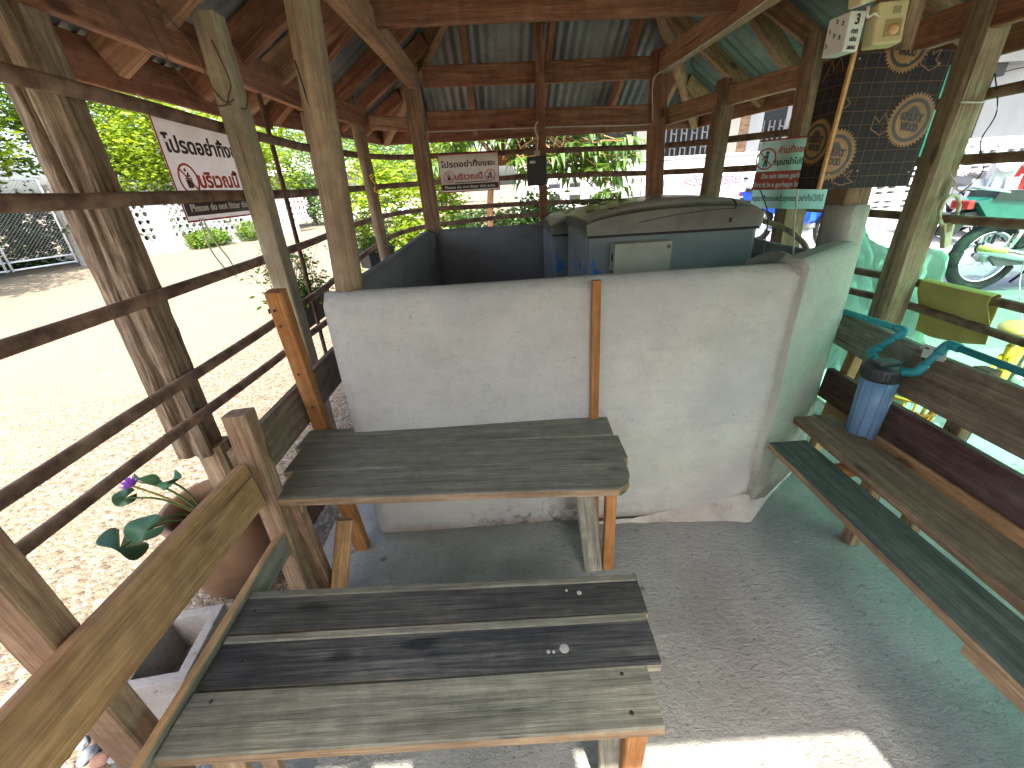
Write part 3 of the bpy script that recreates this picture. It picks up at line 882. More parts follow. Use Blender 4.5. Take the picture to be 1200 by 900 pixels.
# pale worn strips along the plank backs
beam('worn_strip', (-0.822, 0.852, 0.4512), (0.330, 0.827, 0.4512), 0.022, 0.006, M['grey_wood'], fb, seg=16, wob=0.0008)
beam('worn_strip', (-0.794, 0.719, 0.4502), (0.320, 0.707, 0.4502), 0.022, 0.006, M['green_wood'], fb, seg=16, wob=0.0008)
beam('leg', (0.245, 0.52, 0.0), (0.245, 0.52, 0.415), 0.05, 0.05, M['orange_wood'], fb, up=(0, -1, 0))
beam('leg', (0.205, 0.53, 0.0), (0.185, 0.545, 0.415), 0.06, 0.035, M['green_wood'], fb, up=(0, -1, 0))
beam('leg', (0.245, 0.78, 0.0), (0.245, 0.78, 0.415), 0.05, 0.05, M['orange_wood'], fb, up=(0, -1, 0))
beam('leg', (-0.735, 0.505, 0.0), (-0.70, 0.515, 0.415), 0.075, 0.025, M['cut_wood'], fb, up=(0, -1, 0), seg=12, wob=0.006)['label'] = 'split yellowish slab leg'
beam('leg', (-0.665, 0.525, 0.0), (-0.615, 0.53, 0.415), 0.04, 0.025, M['cut_wood'], fb, up=(0, -1, 0), seg=12, wob=0.007)['label'] = 'narrow split yellowish slab leg'
beam('leg', (-0.72, 0.79, 0.0), (-0.72, 0.79, 0.415), 0.05, 0.05, M['orange_wood'], fb, up=(0, -1, 0))
beam('apron', (0.21, 0.49, 0.398), (0.21, 0.83, 0.398), 0.04, 0.034, M['brown_wood'], fb)
sp_m = plain('pale_bird_dropping', (0.42, 0.42, 0.38), 0.8)
for (x, y, r) in ((0.095, 0.638, 0.012), (0.055, 0.633, 0.005), (0.068, 0.632, 0.004), (0.16, 0.79, 0.007), (0.125, 0.80, 0.004)):
    mb = MB(); mb.lathe([(0.0, 0.0016), (r * 0.7, 0.0012), (r, 0.0)], (0, 0, 0), 12)
    mb.build('paint_spot', sp_m, fb, Matrix.Translation((x, y, 0.4505)))
for pl_, xs in (((0.49, 0.4525), (-0.74, 0.22)), ((0.57, 0.4525), (-0.74, 0.22)), ((0.66, 0.4495), (-0.72,)), ((0.80, 0.4505), (-0.76,))):
    for x in xs:
        mb = MB(); mb.lathe([(0, 0.001), (0.0045, 0.001), (0.005, 0.0)], (0, 0, 0), 8)
        mb.build('nail', M['rusty_nail'], fb, Matrix.Translation((x, pl_[0], pl_[1])))

# left backrest running along the gravel side
lb = thing('slatted_backrest', (-0.85, 1.0, 0), 'weathered board backrest with square posts along the gravel side', 'bench back')
beam('back_plank', (-0.875, -0.35, 0.695), (-0.85, 1.085, 0.672), 0.036, 0.155, M['tan_wood'], lb, up=(-0.10, 0, 1), seg=24, wob=0.003, k=2, edge=None)
beam('back_plank', (-0.885, 1.12, 0.70), (-0.885, 2.05, 0.705), 0.034, 0.17, M['dark_plank'], lb, up=(-0.08, 0, 1), seg=16, wob=0.004, k=2)
beam('post', (-0.815, 1.085, 0.02), (-0.845, 1.15, 0.905), 0.075, 0.062, M['brown_wood'], lb, up=(0, -1, 0), seg=14, wob=0.004, bev=0.006)
beam('post', (-0.83, 1.60, 0.30), (-0.80, 1.475, 1.205), 0.058, 0.05, M['orange_wood'], lb, up=(0, -1, 0), seg=12, wob=0.003)['label'] = 'orange brown post with nail holes'
beam('post', (-0.925, 0.545, 0.02), (-0.945, 0.545, 1.15), 0.085, 0.055, M['brown_wood'], lb, up=(0, -1, 0), seg=12, wob=0.004)
beam('bottom_board', (-0.815, 0.30, 0.42), (-0.812, 1.12, 0.42), 0.024, 0.10, M['tan_wood'], lb, seg=16, wob=0.003, edge=M['grey_wood'])
beam('bottom_board', (-0.86, 1.12, 0.36), (-0.84, 1.50, 0.36), 0.03, 0.16, M['maroon_wood'], lb, seg=10, wob=0.003)
for (y, z) in ((1.478, 1.14), (1.482, 1.08), (1.505, 0.88), (1.53, 0.72)):
    mb = MB(); mb.ico((0, 0, 0), 0.005, 1)
    mb.build('nail', M['rusty_nail'], lb, Matrix.Translation((-0.808, y - 0.025, z)))

bb = thing('broken_board', (-0.70, 1.18, 0), 'short broken board with a blue painted edge leaning under the table', 'board')
beam('plank', (-0.735, 1.10, 0.0), (-0.665, 1.24, 0.36), 0.055, 0.03, M['tan_wood'], bb, up=(0.5, -1, 0), seg=10, wob=0.006)
beam('painted_edge', (-0.755, 1.118, 0.05), (-0.698, 1.25, 0.365), 0.012, 0.031, plain('faded_blue_paint', (0.22, 0.27, 0.42), 0.6), bb, up=(0.5, -1, 0), seg=6, wob=0.002)

# right bench
rb = thing('plank_bench', (1.3, 0.7, 0), 'long two plank bench along the right rail, front plank greenish with an orange edge', 'bench')
beam('seat_plank', (1.075, -0.30, 0.433), (1.165, 1.455, 0.433), 0.0, 0.0, M['green_wood'], rb) if False else None
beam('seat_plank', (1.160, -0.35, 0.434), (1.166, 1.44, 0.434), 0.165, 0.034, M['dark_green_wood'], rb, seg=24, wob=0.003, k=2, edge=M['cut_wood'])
beam('seat_plank', (1.365, -0.35, 0.436), (1.400, 1.62, 0.436), 0.185, 0.034, M['dark_plank'], rb, seg=24, wob=0.003, k=2, edge=M['brown_wood'])
beam('back_plank', (1.690, -0.35, 0.70), (1.640, 1.50, 0.715), 0.035, 0.20, M['dark_plank'], rb, up=(0.10, 0, 1), seg=20, wob=0.004, k=2)
beam('back_plank', (1.655, 1.505, 0.745), (1.66, 1.92, 0.765), 0.034, 0.16, M['green_wood'], rb, up=(0.08, 0, 1), seg=10, wob=0.004, k=2)
beam('back_plank', (1.63, -0.35, 0.475), (1.615, 1.86, 0.50), 0.035, 0.15, M['maroon_wood'], rb, up=(0.10, 0, 1), seg=20, wob=0.004, k=2)
beam('bottom_board', (1.565, -0.35, 0.395), (1.54, 1.72, 0.40), 0.03, 0.10, M['tan_wood'], rb, up=(0.3, 0, 1), seg=20, wob=0.003)
for y in (0.0, 1.3):
    if y < 1: beam('leg', (1.15, y, 0.0), (1.15, y, 0.416), 0.05, 0.06, M['orange_wood'], rb, up=(0, -1, 0))
    else: beam('leg', (1.46, y, 0.0), (1.46, y, 0.416), 0.05, 0.06, M['brown_wood'], rb, up=(0, -1, 0))
    beam('leg', (1.70, y, 0.0), (1.735, y + 0.02, 0.80), 0.05, 0.06, M['brown_wood'], rb, up=(0, -1, 0))
    beam('bearer', (1.13, y, 0.395), (1.53, y, 0.395), 0.05, 0.04, M['orange_wood'], rb)
beam('splinter', (1.088, 0.40, 0.415), (1.088, 0.60, 0.408), 0.02, 0.03, M['cut_wood'], rb, seg=6, wob=0.004)
beam('leg', (1.60, 1.80, 0.0), (1.69, 1.80, 0.84), 0.05, 0.05, M['tan_wood'], rb, up=(0, -1, 0))
# ================================================================ OBJECTS
def cloth_mat(name, a, c, trans=0.0):
    m, nt, b = newmat(name)
    tc = obj_coord(nt)
    n1 = noi(nt, tc, 7, 6, 0.65)
    col = ramp(nt, n1, [(0.35, a), (0.65, c)])
    nt.links.new(col, b.inputs['Base Color'])
    b.inputs['Roughness'].default_value = 0.9 if not trans else 0.35
    bump(nt, b, noi(nt, tc, 240, 2, 0.5), 0.25, 0.002)
    if trans:
        tr = nd(nt, 'ShaderNodeBsdfTranslucent'); nt.links.new(col, tr.inputs[0])
        ms = nd(nt, 'ShaderNodeMixShader', {0: trans})
        nt.links.new(b.outputs[0], ms.inputs[1]); nt.links.new(tr.outputs[0], ms.inputs[2])
        nt.links.new(ms.outputs[0], nt.nodes['Material Output'].inputs[0])
    return m
def cloth(name, fn, nu, nv, mat, parent=None, th=0.002, mw=None):
    vs, fs = [], []
    for i in range(nu + 1):
        for j in range(nv + 1):
            vs.append(tuple(fn(i / nu, j / nv)))
    for i in range(nu):
        for j in range(nv):
            k = i * (nv + 1) + j
            fs.append((k, k + 1, k + nv + 2, k + nv + 1))
    me = bpy.data.meshes.new(name); me.from_pydata(vs, [], fs); me.polygons.foreach_set('use_smooth', [True] * len(fs)); me.update()
    o = link(name, me, mat, parent, mw)
    if th:
        so = o.modifiers.new('thickness', 'SOLIDIFY'); so.thickness = th
    return o
def part_flat(name, polys, z, mat, parent, mw, th=0.0012, bounds=None, smooth=False):
    """flat printed shapes (lists of 2-D polygons) as one thin mesh in the plane mw, z above it"""
    mb = MB()
    for poly in polys:
        mb.prism(poly, 'z', z, z + th)
    o = mb.build(name, mat, parent, mw)
    if bounds is not None:
        bm = bmesh.new(); bm.from_mesh(o.data)
        x0, x1, y0, y1 = bounds
        for co, no in (((x0, 0, 0), (-1, 0, 0)), ((x1, 0, 0), (1, 0, 0)), ((0, y0, 0), (0, -1, 0)), ((0, y1, 0), (0, 1, 0))):
            bmesh.ops.bisect_plane(bm, geom=bm.verts[:] + bm.edges[:] + bm.faces[:], plane_co=co, plane_no=no, clear_outer=True)
        bm.to_mesh(o.data); bm.free(); o.data.update()
    return o

def clip_mesh(o, x0, x1, y0, y1):
    bm = bmesh.new(); bm.from_mesh(o.data)
    for co, no in (((x0, 0, 0), (-1, 0, 0)), ((x1, 0, 0), (1, 0, 0)), ((0, y0, 0), (0, -1, 0)), ((0, y1, 0), (0, 1, 0))):
        bmesh.ops.bisect_plane(bm, geom=bm.verts[:] + bm.edges[:] + bm.faces[:], plane_co=co, plane_no=no, clear_outer=True)
    bm.to_mesh(o.data); bm.free(); o.data.update()

def ring(cx, cy, r0, r1, n=36, sx=1.0):
    out = []
    for i in range(n):
        a0, a1 = 2 * math.pi * i / n, 2 * math.pi * (i + 1) / n
        out.append([(cx + sx * r0 * math.cos(a0), cy + r0 * math.sin(a0)), (cx + sx * r1 * math.cos(a0), cy + r1 * math.sin(a0)), (cx + sx * r1 * math.cos(a1), cy + r1 * math.sin(a1)), (cx + sx * r0 * math.cos(a1), cy + r0 * math.sin(a1))])
    return out

def disc(cx, cy, r, n=24):
    return [(cx + r * math.cos(2 * math.pi * i / n), cy + r * math.sin(2 * math.pi * i / n)) for i in range(n)]

def rect(x0, y0, x1, y1):
    return [(x0, y0), (x1, y0), (x1, y1), (x0, y1)]

def stroke(p, q, w):
    dx, dy = q[0] - p[0], q[1] - p[1]
    l = math.hypot(dx, dy)
    nx, ny = -dy / l * w / 2, dx / l * w / 2
    return [(p[0] - nx, p[1] - ny), (q[0] - nx, q[1] - ny), (q[0] + nx, q[1] + ny), (p[0] + nx, p[1] + ny)]

def off(polys, cx, cy, s=1.0):
    return [[(cx + x * s, cy + y * s) for x, y in p] for p in polys]

M['vinyl'] = cloth_mat('white_vinyl', (0.66, 0.58, 0.53), (0.76, 0.69, 0.64), 0.42)
M['vinyl_grey'] = mottled('greyish_vinyl', (0.50, 0.45, 0.43), (0.56, 0.51, 0.49), 4, 0.5, 0, 0.05)
M['ink_brown'] = plain('dark_brown_ink', (0.055, 0.030, 0.024), 0.5)
M['ink_red'] = plain('red_ink', (0.62, 0.085, 0.035), 0.5)
M['ink_white'] = plain('white_ink', (0.72, 0.68, 0.64), 0.5)
M['ink_crimson'] = plain('crimson_ink', (0.50, 0.03, 0.04), 0.5)

BIN = [[(-0.30, -0.62), (0.30, -0.62), (0.36, 0.0), (-0.36, 0.0)], [(-0.40, 0.04), (0.40, 0.04), (0.40, 0.12), (-0.40, 0.12)], stroke((-0.05, 0.2), (0.18, 0.5), 0.16), stroke((-0.2, 0.62), (0.0, 0.72), 0.2), stroke((0.15, 0.2), (0.3, 0.3), 0.1)]
MAN = [disc(0.08, 0.60, 0.16), [(-0.10, 0.40), (0.28, 0.40), (0.30, -0.10), (-0.08, -0.10)], stroke((-0.02, -0.1), (-0.06, -0.70), 0.16), stroke((0.20, -0.1), (0.22, -0.70), 0.16), stroke((-0.10, 0.35), (-0.38, -0.02), 0.12), [(-0.62, -0.70), (-0.28, -0.70), (-0.24, -0.15), (-0.66, -0.15)]]

def litter_sign(label, o, xd, yd, w, h):
    mw = plane_mw(o, xd, yd)          # origin = top left corner, local x right, y up
    s = thing('litter_sign', o, label, 'sign', 'no littering signs tied to the rails')
    cloth('panel', lambda u, v: (u * w, -v * h, -0.0004 - 0.004 * math.sin(u * 5) ** 2 * v), 24, 12, M['vinyl'], s, 0, mw)
    bw = 0.007
    part_flat('border', [rect(0, -bw, w, 0), rect(0, -h, w, -h + bw), rect(0, -h + bw, bw, -bw), rect(w - bw, -h + bw, w, -bw)], 0.0003, M['ink_crimson'], s, mw)
    part_flat('caption_band', [rect(0.02 * w, -0.94 * h, 0.975 * w, -0.785 * h)], 0.0003, M['ink_brown'], s, mw)
    part_flat('rule', [rect(0.24 * w, -0.755 * h, 0.80 * w, -0.735 * h)], 0.0003, M['ink_brown'], s, mw)
    def T(t, cx, cy, size, mat, width, bold=0.0):
        text_mesh('lettering', t, size, mat, s, mw @ Matrix.Translation((cx * w, -cy * h, 0.0016)), width, bold)
    T('โปรดอย่าทิ้งขยะ', 0.49, 0.275, 0.20 * h, M['ink_brown'], 0.90 * w, 0.006 * h)
    T('บริเวณนี้', 0.485, 0.60, 0.21 * h, M['ink_red'], 0.47 * w, 0.007 * h)
    T('Please do not litter this area.', 0.50, 0.865, 0.10 * h, M['ink_white'], 0.86 * w, 0.0035 * h)
    r = 0.155 * h
    for cx, pic in ((0.155, BIN), (0.845, MAN)):
        part_flat('pictogram', off(pic, cx * w, -0.585 * h, r * 0.86), 0.0004, M['ink_brown'], s, mw)
        part_flat('prohibition_ring', off(ring(0, 0, 0.86, 1.0, 30) + [stroke((-0.62, 0.62), (0.62, -0.62), 0.12)], cx * w, -0.585 * h, r), 0.0012, M['ink_red'], s, mw)
    for cx in (0.02, 0.98):
        mb = MB(); mb.tube([(cx * w, 0.0, 0.0), (cx * w + 0.004, 0.03, 0.006), (cx * w, 0.05, -0.02)], 0.0022, 6)
        mb.build('tie', M['rope'], s, mw)
    return s
litter_sign('nearer no littering sign, hung on the gravel side rail, half behind a pale cream post', (-1.19, 1.74, 1.792), (0.0, 1, -0.002), (0, 0, 1), 0.60, 0.365)
litter_sign('farther no littering sign, on the back rail above the grey cement wall', (-0.505, 4.165, 1.752), (1, -0.005, 0.0), (0, 0, 1), 0.535, 0.305)

# ---------------------------------------------------------------- teal and red dumping notice on the right rails
M['vinyl_teal'] = cloth_mat('pale_teal_vinyl', (0.44, 0.66, 0.56), (0.54, 0.76, 0.66), 0.45)
M['vinyl_red'] = cloth_mat('brick_red_vinyl', (0.58, 0.085, 0.05), (0.66, 0.12, 0.07), 0.3)
M['ink_green'] = plain('dark_green_ink', (0.035, 0.10, 0.075), 0.5)
def dump_sign():
    o = (1.70, 3.0, 1.655)
    w, h = 0.44, 0.40
    s = thing('dumping_notice', o, 'pale teal notice with a brick red band, hanging from the rail behind the freezer', 'sign')
    mw = plane_mw(o, (0.52, -0.75, 0.0), (0, 0, 1))
    # wavy vinyl
    vs, fs = [], []
    nx, ny = 40, 16
    for i in range(nx + 1):
        for j in range(ny + 1):
            x, y = w * i / nx, -h * j / ny
            vs.append((x, y, 0.006 * math.sin(x * 30) * (j / ny) - 0.006))
    for i in range(nx):
        for j in range(ny):
            k = i * (ny + 1) + j
            fs.append((k, k + 1, k + ny + 2, k + ny + 1))
    me = bpy.data.meshes.new('vinyl_panel'); me.from_pydata(vs, [], fs); me.polygons.foreach_set('use_smooth', [True] * len(fs)); me.update()
    link('vinyl_panel', me, M['vinyl_teal'], s, mw)
    part_flat('band', [rect(0, -0.715 * h, w, -0.45 * h)], 0.001, M['vinyl_red'], s, mw)
    part_flat('border', [rect(0, -0.022 * h, w, 0.0)], 0.001, M['ink_crimson'], s, mw)
    def T(t, x, cy, size, mat, width, bold=0.0):
        text_mesh('lettering', t, size, mat, s, mw @ Matrix.Translation((x * w, -cy * h, 0.003)), width * w, bold, align='LEFT')
    T('ห้ามทิ้งขยะทุกชนิด', 0.27, 0.17, 0.12 * h, M['ink_red'], 0.68, 0.003 * h)
    T('กรุณานำไปทิ้งในถุงขยะ', 0.22, 0.33, 0.11 * h, M['ink_green'], 0.75, 0.003 * h)
    T('Do not leave garbage in this', 0.10, 0.52, 0.10 * h, M['ink_white'], 0.80, 0.004 * h)
    T('Put it in a garbage bag outside', 0.02, 0.645, 0.10 * h, M['ink_white'], 0.88, 0.004 * h)
    T('กรุณาทิ้งขยะลงในถุงขยะ อย่าทิ้งไว้ที่นี่', 0.02, 0.85, 0.11 * h, M['ink_green'], 0.94, 0.002 * h)
    r = 0.155 * h
    part_flat('pictogram', off([disc(0.05, 0.55, 0.17), [(-0.16, 0.35), (0.22, 0.35), (0.16, -0.15), (-0.12, -0.15)], stroke((-0.05, -0.1), (-0.15, -0.72), 0.18), stroke((0.1, -0.1), (0.14, -0.72), 0.18), stroke((-0.14, 0.3), (-0.36, -0.1), 0.12)], 0.12 * w, -0.27 * h, r), 0.0015, M['ink_green'], s, mw)
    part_flat('prohibition_ring', off(ring(0, 0, 0.86, 1.0, 30) + [stroke((-0.62, 0.62), (0.62, -0.62), 0.10)], 0.12 * w, -0.27 * h, r), 0.0025, M['ink_red'], s, mw)
    for x, y in ((0.05, 0.05), (0.74, 0.06), (0.97, 0.05)):
        mb = MB(); mb.ico((x * w, -y * h, 0.002), 0.004, 1); mb.build('eyelet', M['cable_black'], s, mw)
dump_sign()

# ---------------------------------------------------------------- film faced plywood box with printed grid
def ply_mat():
    m, nt, b = newmat('black_film_plywood')
    tc = nd(nt, 'ShaderNodeTexCoord').outputs['Object']
    sx = nd(nt, 'ShaderNodeSeparateXYZ', {0: tc})
    def lines(pitch, th):
        outs = []
        for k in (0, 1):
            fr = nd(nt, 'ShaderNodeMath', {0: nd(nt, 'ShaderNodeMath', {0: sx.outputs[k], 1: 1.0 / pitch}, operation='MULTIPLY').outputs[0]}, operation='FRACT').outputs[0]
            d = nd(nt, 'ShaderNodeMath', {0: nd(nt, 'ShaderNodeMath', {0: fr, 1: 0.5}, operation='SUBTRACT').outputs[0]}, operation='ABSOLUTE').outputs[0]
            outs.append(nd(nt, 'ShaderNodeMath', {0: d, 1: 0.5 - th}, operation='GREATER_THAN').outputs[0])
        return nd(nt, 'ShaderNodeMath', {0: outs[0], 1: outs[1]}, operation='MAXIMUM').outputs[0]
    n = noi(nt, tc, 9, 6, 0.7)
    base = ramp(nt, n, [(0.35, (0.012, 0.012, 0.016)), (0.7, (0.032, 0.026, 0.024))])
    col = mix(nt, nd(nt, 'ShaderNodeMath', {0: lines(0.021, 0.035), 1: 0.35}, operation='MULTIPLY').outputs[0], base, (0.09, 0.05, 0.03))
    col = mix(nt, nd(nt, 'ShaderNodeMath', {0: lines(0.042, 0.022), 1: 0.8}, operation='MULTIPLY').outputs[0], col, (0.16, 0.085, 0.045))
    nt.links.new(col, b.inputs['Base Color'])
    b.inputs['Roughness'].default_value = 0.6
    b.inputs['Specular IOR Level'].default_value = 0.2
    return m
M['ply'] = ply_mat()
M['ply_print'] = mottled('ochre_print', (0.22, 0.115, 0.035), (0.33, 0.18, 0.06), 12, 0.45)
M['ply_print2'] = plain('dull_orange_print', (0.17, 0.08, 0.035), 0.5)
M['ply_dark'] = plain('dark_print', (0.02, 0.017, 0.018), 0.4)
def badge(s, mw, cx, cy, r, bounds, flip=1):
    teeth = []
    nt_ = 40
    for i in range(nt_):
        a0, a1, a2 = 2 * math.pi * i / nt_, 2 * math.pi * (i + 0.55) / nt_, 2 * math.pi * (i + 1) / nt_
        teeth.append([(cx + r * 0.93 * math.cos(a0), cy + r * 0.93 * math.sin(a0)), (cx + r * 1.06 * math.cos(a1), cy + r * 1.06 * math.sin(a1)), (cx + r * 0.93 * math.cos(a2), cy + r * 0.93 * math.sin(a2))])
    part_flat('saw_badge', [disc(cx, cy, r * 0.94, 40)] + teeth, 0.0004, M['ply_print'], s, mw, 0.0006, bounds)
    part_flat('badge_ring', ring(cx, cy, r * 0.68, r * 0.82, 40), 0.0011, M['ply_dark'], s, mw, 0.0006, bounds)
    part_flat('badge_saw', [[(cx - 0.30 * r, cy + 0.30 * r), (cx - 0.15 * r, cy + 0.52 * r), (cx + 0.1 * r, cy + 0.52 * r), (cx + 0.32 * r, cy + 0.22 * r)]], 0.0011, M['ply_dark'], s, mw, 0.0006, bounds)
    for t, dy, wd in (('GREAT', 0.10, 1.05), ('WOOD', -0.26, 0.82)):
        o = text_mesh('lettering', t, 0.40 * r, M['ply_dark'], s, mw, wd * r, 0.022 * r)
        for v in o.data.vertices:
            v.co = Vector((v.co.x + cx, v.co.y + cy + dy * r - 0.12 * (v.co.x / r) * r, v.co.z + 0.0022))
        clip_mesh(o, *bounds)
def zigzag(s, mw, pts, bounds, w=0.004):
    part_flat('zigzag_print', [stroke(pts[i], pts[i + 1], w) for i in range(len(pts) - 1)], 0.0004, M['ply_print2'], s, mw, 0.0006, bounds)
def ply_box():
    o = (1.245, 1.72, 1.412)                 # lower front left corner
    w, h, d = 0.345, 0.425, 0.125
    s = thing('plywood_box', o, 'black film faced plywood box with orange grid and round saw badges, at the pillar', 'plywood box')
    mw = plane_mw(o, (1, 0.02, -0.02), (-0.015, 0, 1))
    inv = mw.inverted()
    mb = MB(); mb.box((w / 2, h / 2, -0.006), (w, h, 0.012)); mb.build('front_panel', M['ply'], s, mw)
    mws = plane_mw(Vector(o) + Vector((-0.004, 0.012, 0)), (-0.10, 1, 0), (-0.015, 0, 1))
    # side panel seen from its left face: local x runs from the back towards the front edge
    back = Vector(o) + Vector((-0.006, 0.012 + d, 0))
    mws = plane_mw(back, (0.03, -1, 0), (-0.015, 0, 1))
    mb = MB(); mb.box((d / 2, h / 2, -0.006), (d, h, 0.012)); mb.build('side_panel', M['ply'], s, mws)
    mb = MB(); mb.box((-0.0065, h / 2, -0.006), (0.011, h * 1.0, 0.0125)); mb.build('raw_edge', mottled('raw_plywood_edge', (0.55, 0.30, 0.10), (0.70, 0.42, 0.17), 30, 0.7), s, mw)
    B = (0, w, 0, h)
    badge(s, mw, 0.268, 0.218, 0.083, B)
    badge(s, mw, 0.010, 0.115, 0.082, B)
    badge(s, mw, 0.175, 0.440, 0.078, B)
    badge(s, mws, 0.050, 0.165, 0.075, (0, d, 0, h))
    zigzag(s, mw, [(0.205, 0.20), (0.165, 0.175), (0.125, 0.195), (0.128, 0.235), (0.150, 0.215), (0.165, 0.245), (0.182, 0.215), (0.21, 0.238)], B)
    zigzag(s, mw, [(0.245, 0.43), (0.235, 0.385), (0.275, 0.365), (0.31, 0.385), (0.285, 0.395), (0.30, 0.43), (0.27, 0.41), (0.265, 0.44)], B)
    zigzag(s, mw, [(0.055, 0.065), (0.03, 0.025), (0.07, 0.012), (0.115, 0.022), (0.09, 0.035), (0.10, 0.065), (0.075, 0.045), (0.06, 0.085)], B)
    zigzag(s, mws, [(0.02, 0.36), (0.05, 0.42), (0.065, 0.385), (0.09, 0.42), (0.11, 0.38)], (0, d, 0, h))
    zigzag(s, mw, [(0.0, 0.26), (0.022, 0.275), (0.004, 0.295)], B)
    for x, y in ((0.01, 0.05), (0.12, 0.06), (0.19, 0.39), (0.30, 0.385), (0.012, 0.405), (0.325, 0.05)):
        mb = MB(); mb.ico((x, y, 0.001), 0.0035, 1); mb.build('screw', M['steel'], s, mw)
ply_box()

# electric boxes above the plywood
M['cream_plastic'] = mottled('yellowed_cream_plastic', (0.56, 0.47, 0.24), (0.68, 0.60, 0.36), 5, 0.35, 0, 0.03)
M['box_white'] = mottled('white_junction_plastic', (0.66, 0.68, 0.64), (0.74, 0.75, 0.70), 4, 0.4, 0, 0.03)
M['marker'] = plain('black_marker', (0.02, 0.02, 0.02), 0.5)
def elec():
    o = (1.105, 1.585, 1.812)
    s = thing('junction_box', o, 'white junction box with handwritten marker notes above the plywood corner', 'junction box')
    mw = plane_mw(o, (0.985, 0.12, 0.0), (-0.02, 0, 1))
    mb = MB(); mb.box((0.026, 0.050, -0.04), (0.054, 0.100, 0.08), None, 0.004); mb.build('case', M['box_white'], s, mw)
    text_mesh('lettering', '3', 0.036, M['marker'], s, mw @ Matrix.Translation((0.027, 0.078, 0.0012)), None, 0.0006)
    text_mesh('lettering', 'กก', 0.020, M['marker'], s, mw @ Matrix.Translation((0.026, 0.050, 0.0012)), None, 0.0002)
    text_mesh('lettering', 'เปีด', 0.016, M['marker'], s, mw @ Matrix.Translation((0.026, 0.030, 0.0012)), None, 0.0002)
    text_mesh('lettering', 'ลอน', 0.016, M['marker'], s, mw @ Matrix.Translation((0.026, 0.010, 0.0012)), None, 0.0002)
    side = mw @ plane_mw(Vector((-0.0015, 0, -0.08)), (0, 0, 1), (0, 1, 0))
    for t, x, y in (('2', 0.036, 0.085), ('2', 0.060, 0.075), ('1', 0.015, 0.065), ('3', 0.035, 0.05), ('3', 0.058, 0.040), ('5', 0.012, 0.028)):
        text_mesh('lettering', t, 0.016, M['marker'], s, side @ Matrix.Translation((x, y, 0.0010)), None, 0.0002)
    o2 = (1.185, 1.575, 1.822)
    b = thing('circuit_breaker', o2, 'yellowed cream circuit breaker box beside the white junction box', 'breaker box')
    mw2 = plane_mw(o2, (0.99, -0.06, 0.03), (0.05, 0.10, 1))
    mb = MB(); mb.box((0.044, 0.053, -0.022), (0.088, 0.108, 0.05), None, 0.007); mb.build('case', M['cream_plastic'], b, mw2)
    mb = MB(); mb.box((0.052, 0.038, 0.003), (0.048, 0.044, 0.004), None, 0.0015); mb.build('rocker_frame', plain('ochre_plastic', (0.42, 0.34, 0.16), 0.4), b, mw2)
    mb = MB(); mb.ico((0.054, 0.034, 0.006), 0.015, 2, (1, 1, 0.4)); mb.build('rocker', plain('orange_plastic', (0.75, 0.42, 0.20), 0.35), b, mw2)
    mb = MB(); mb.box((0.056, 0.082, 0.0035), (0.022, 0.018, 0.002)); mb.build('switch_window', plain('grey_window', (0.36, 0.33, 0.20), 0.3), b, mw2)
    o3 = (1.105, 1.56, 1.918)
    t = thing('lamp_ballast', o3, 'slim cream housing above the junction box, cut by the picture edge', 'light fitting')
    mb = MB(); mb.box((0.05, 0, 0.012), (0.13, 0.05, 0.03), None, 0.006); mb.build('housing', M['cream_plastic'], t, Matrix.Translation(o3) @ Matrix.Rotation(0.25, 4, 'Y').inverted())
    mb = MB(); mb.tube([(0.03, 0.0, -0.005), (0.035, 0.0, -0.03), (0.06, 0.01, -0.02), (0.08, 0.01, -0.03)], 0.004, 6, 4); mb.build('wire', M['cable_white'], t, Matrix.Translation(o3))
elec()

# ---------------------------------------------------------------- old chest freezers inside the enclosure
M['frz_lid'] = mottled('dusty_grey_enamel', (0.50, 0.48, 0.41), (0.60, 0.58, 0.50), 3, 0.22, 0, 0.03, 0.6, dirt=(0.24, 0.22, 0.18), dirt_amt=0.4)
M['frz_body'] = mottled('dull_blue_grey_enamel', (0.19, 0.235, 0.235), (0.24, 0.29, 0.29), 3, 0.35, 0, 0.03, 0.5)
M['frz_side'] = mottled('grey_enamel', (0.25, 0.26, 0.28), (0.32, 0.33, 0.35), 3, 0.35, 0, 0.03, 0.5)
M['beige_metal'] = mottled('beige_sheet_metal', (0.42, 0.415, 0.33), (0.50, 0.495, 0.41), 2.5, 0.45, 0, 0.03, dirt=(0.30, 0.26, 0.18), dirt_amt=0.4)
M['blue_film'] = plain('peeling_blue_film', (0.04, 0.20, 0.55), 0.35)
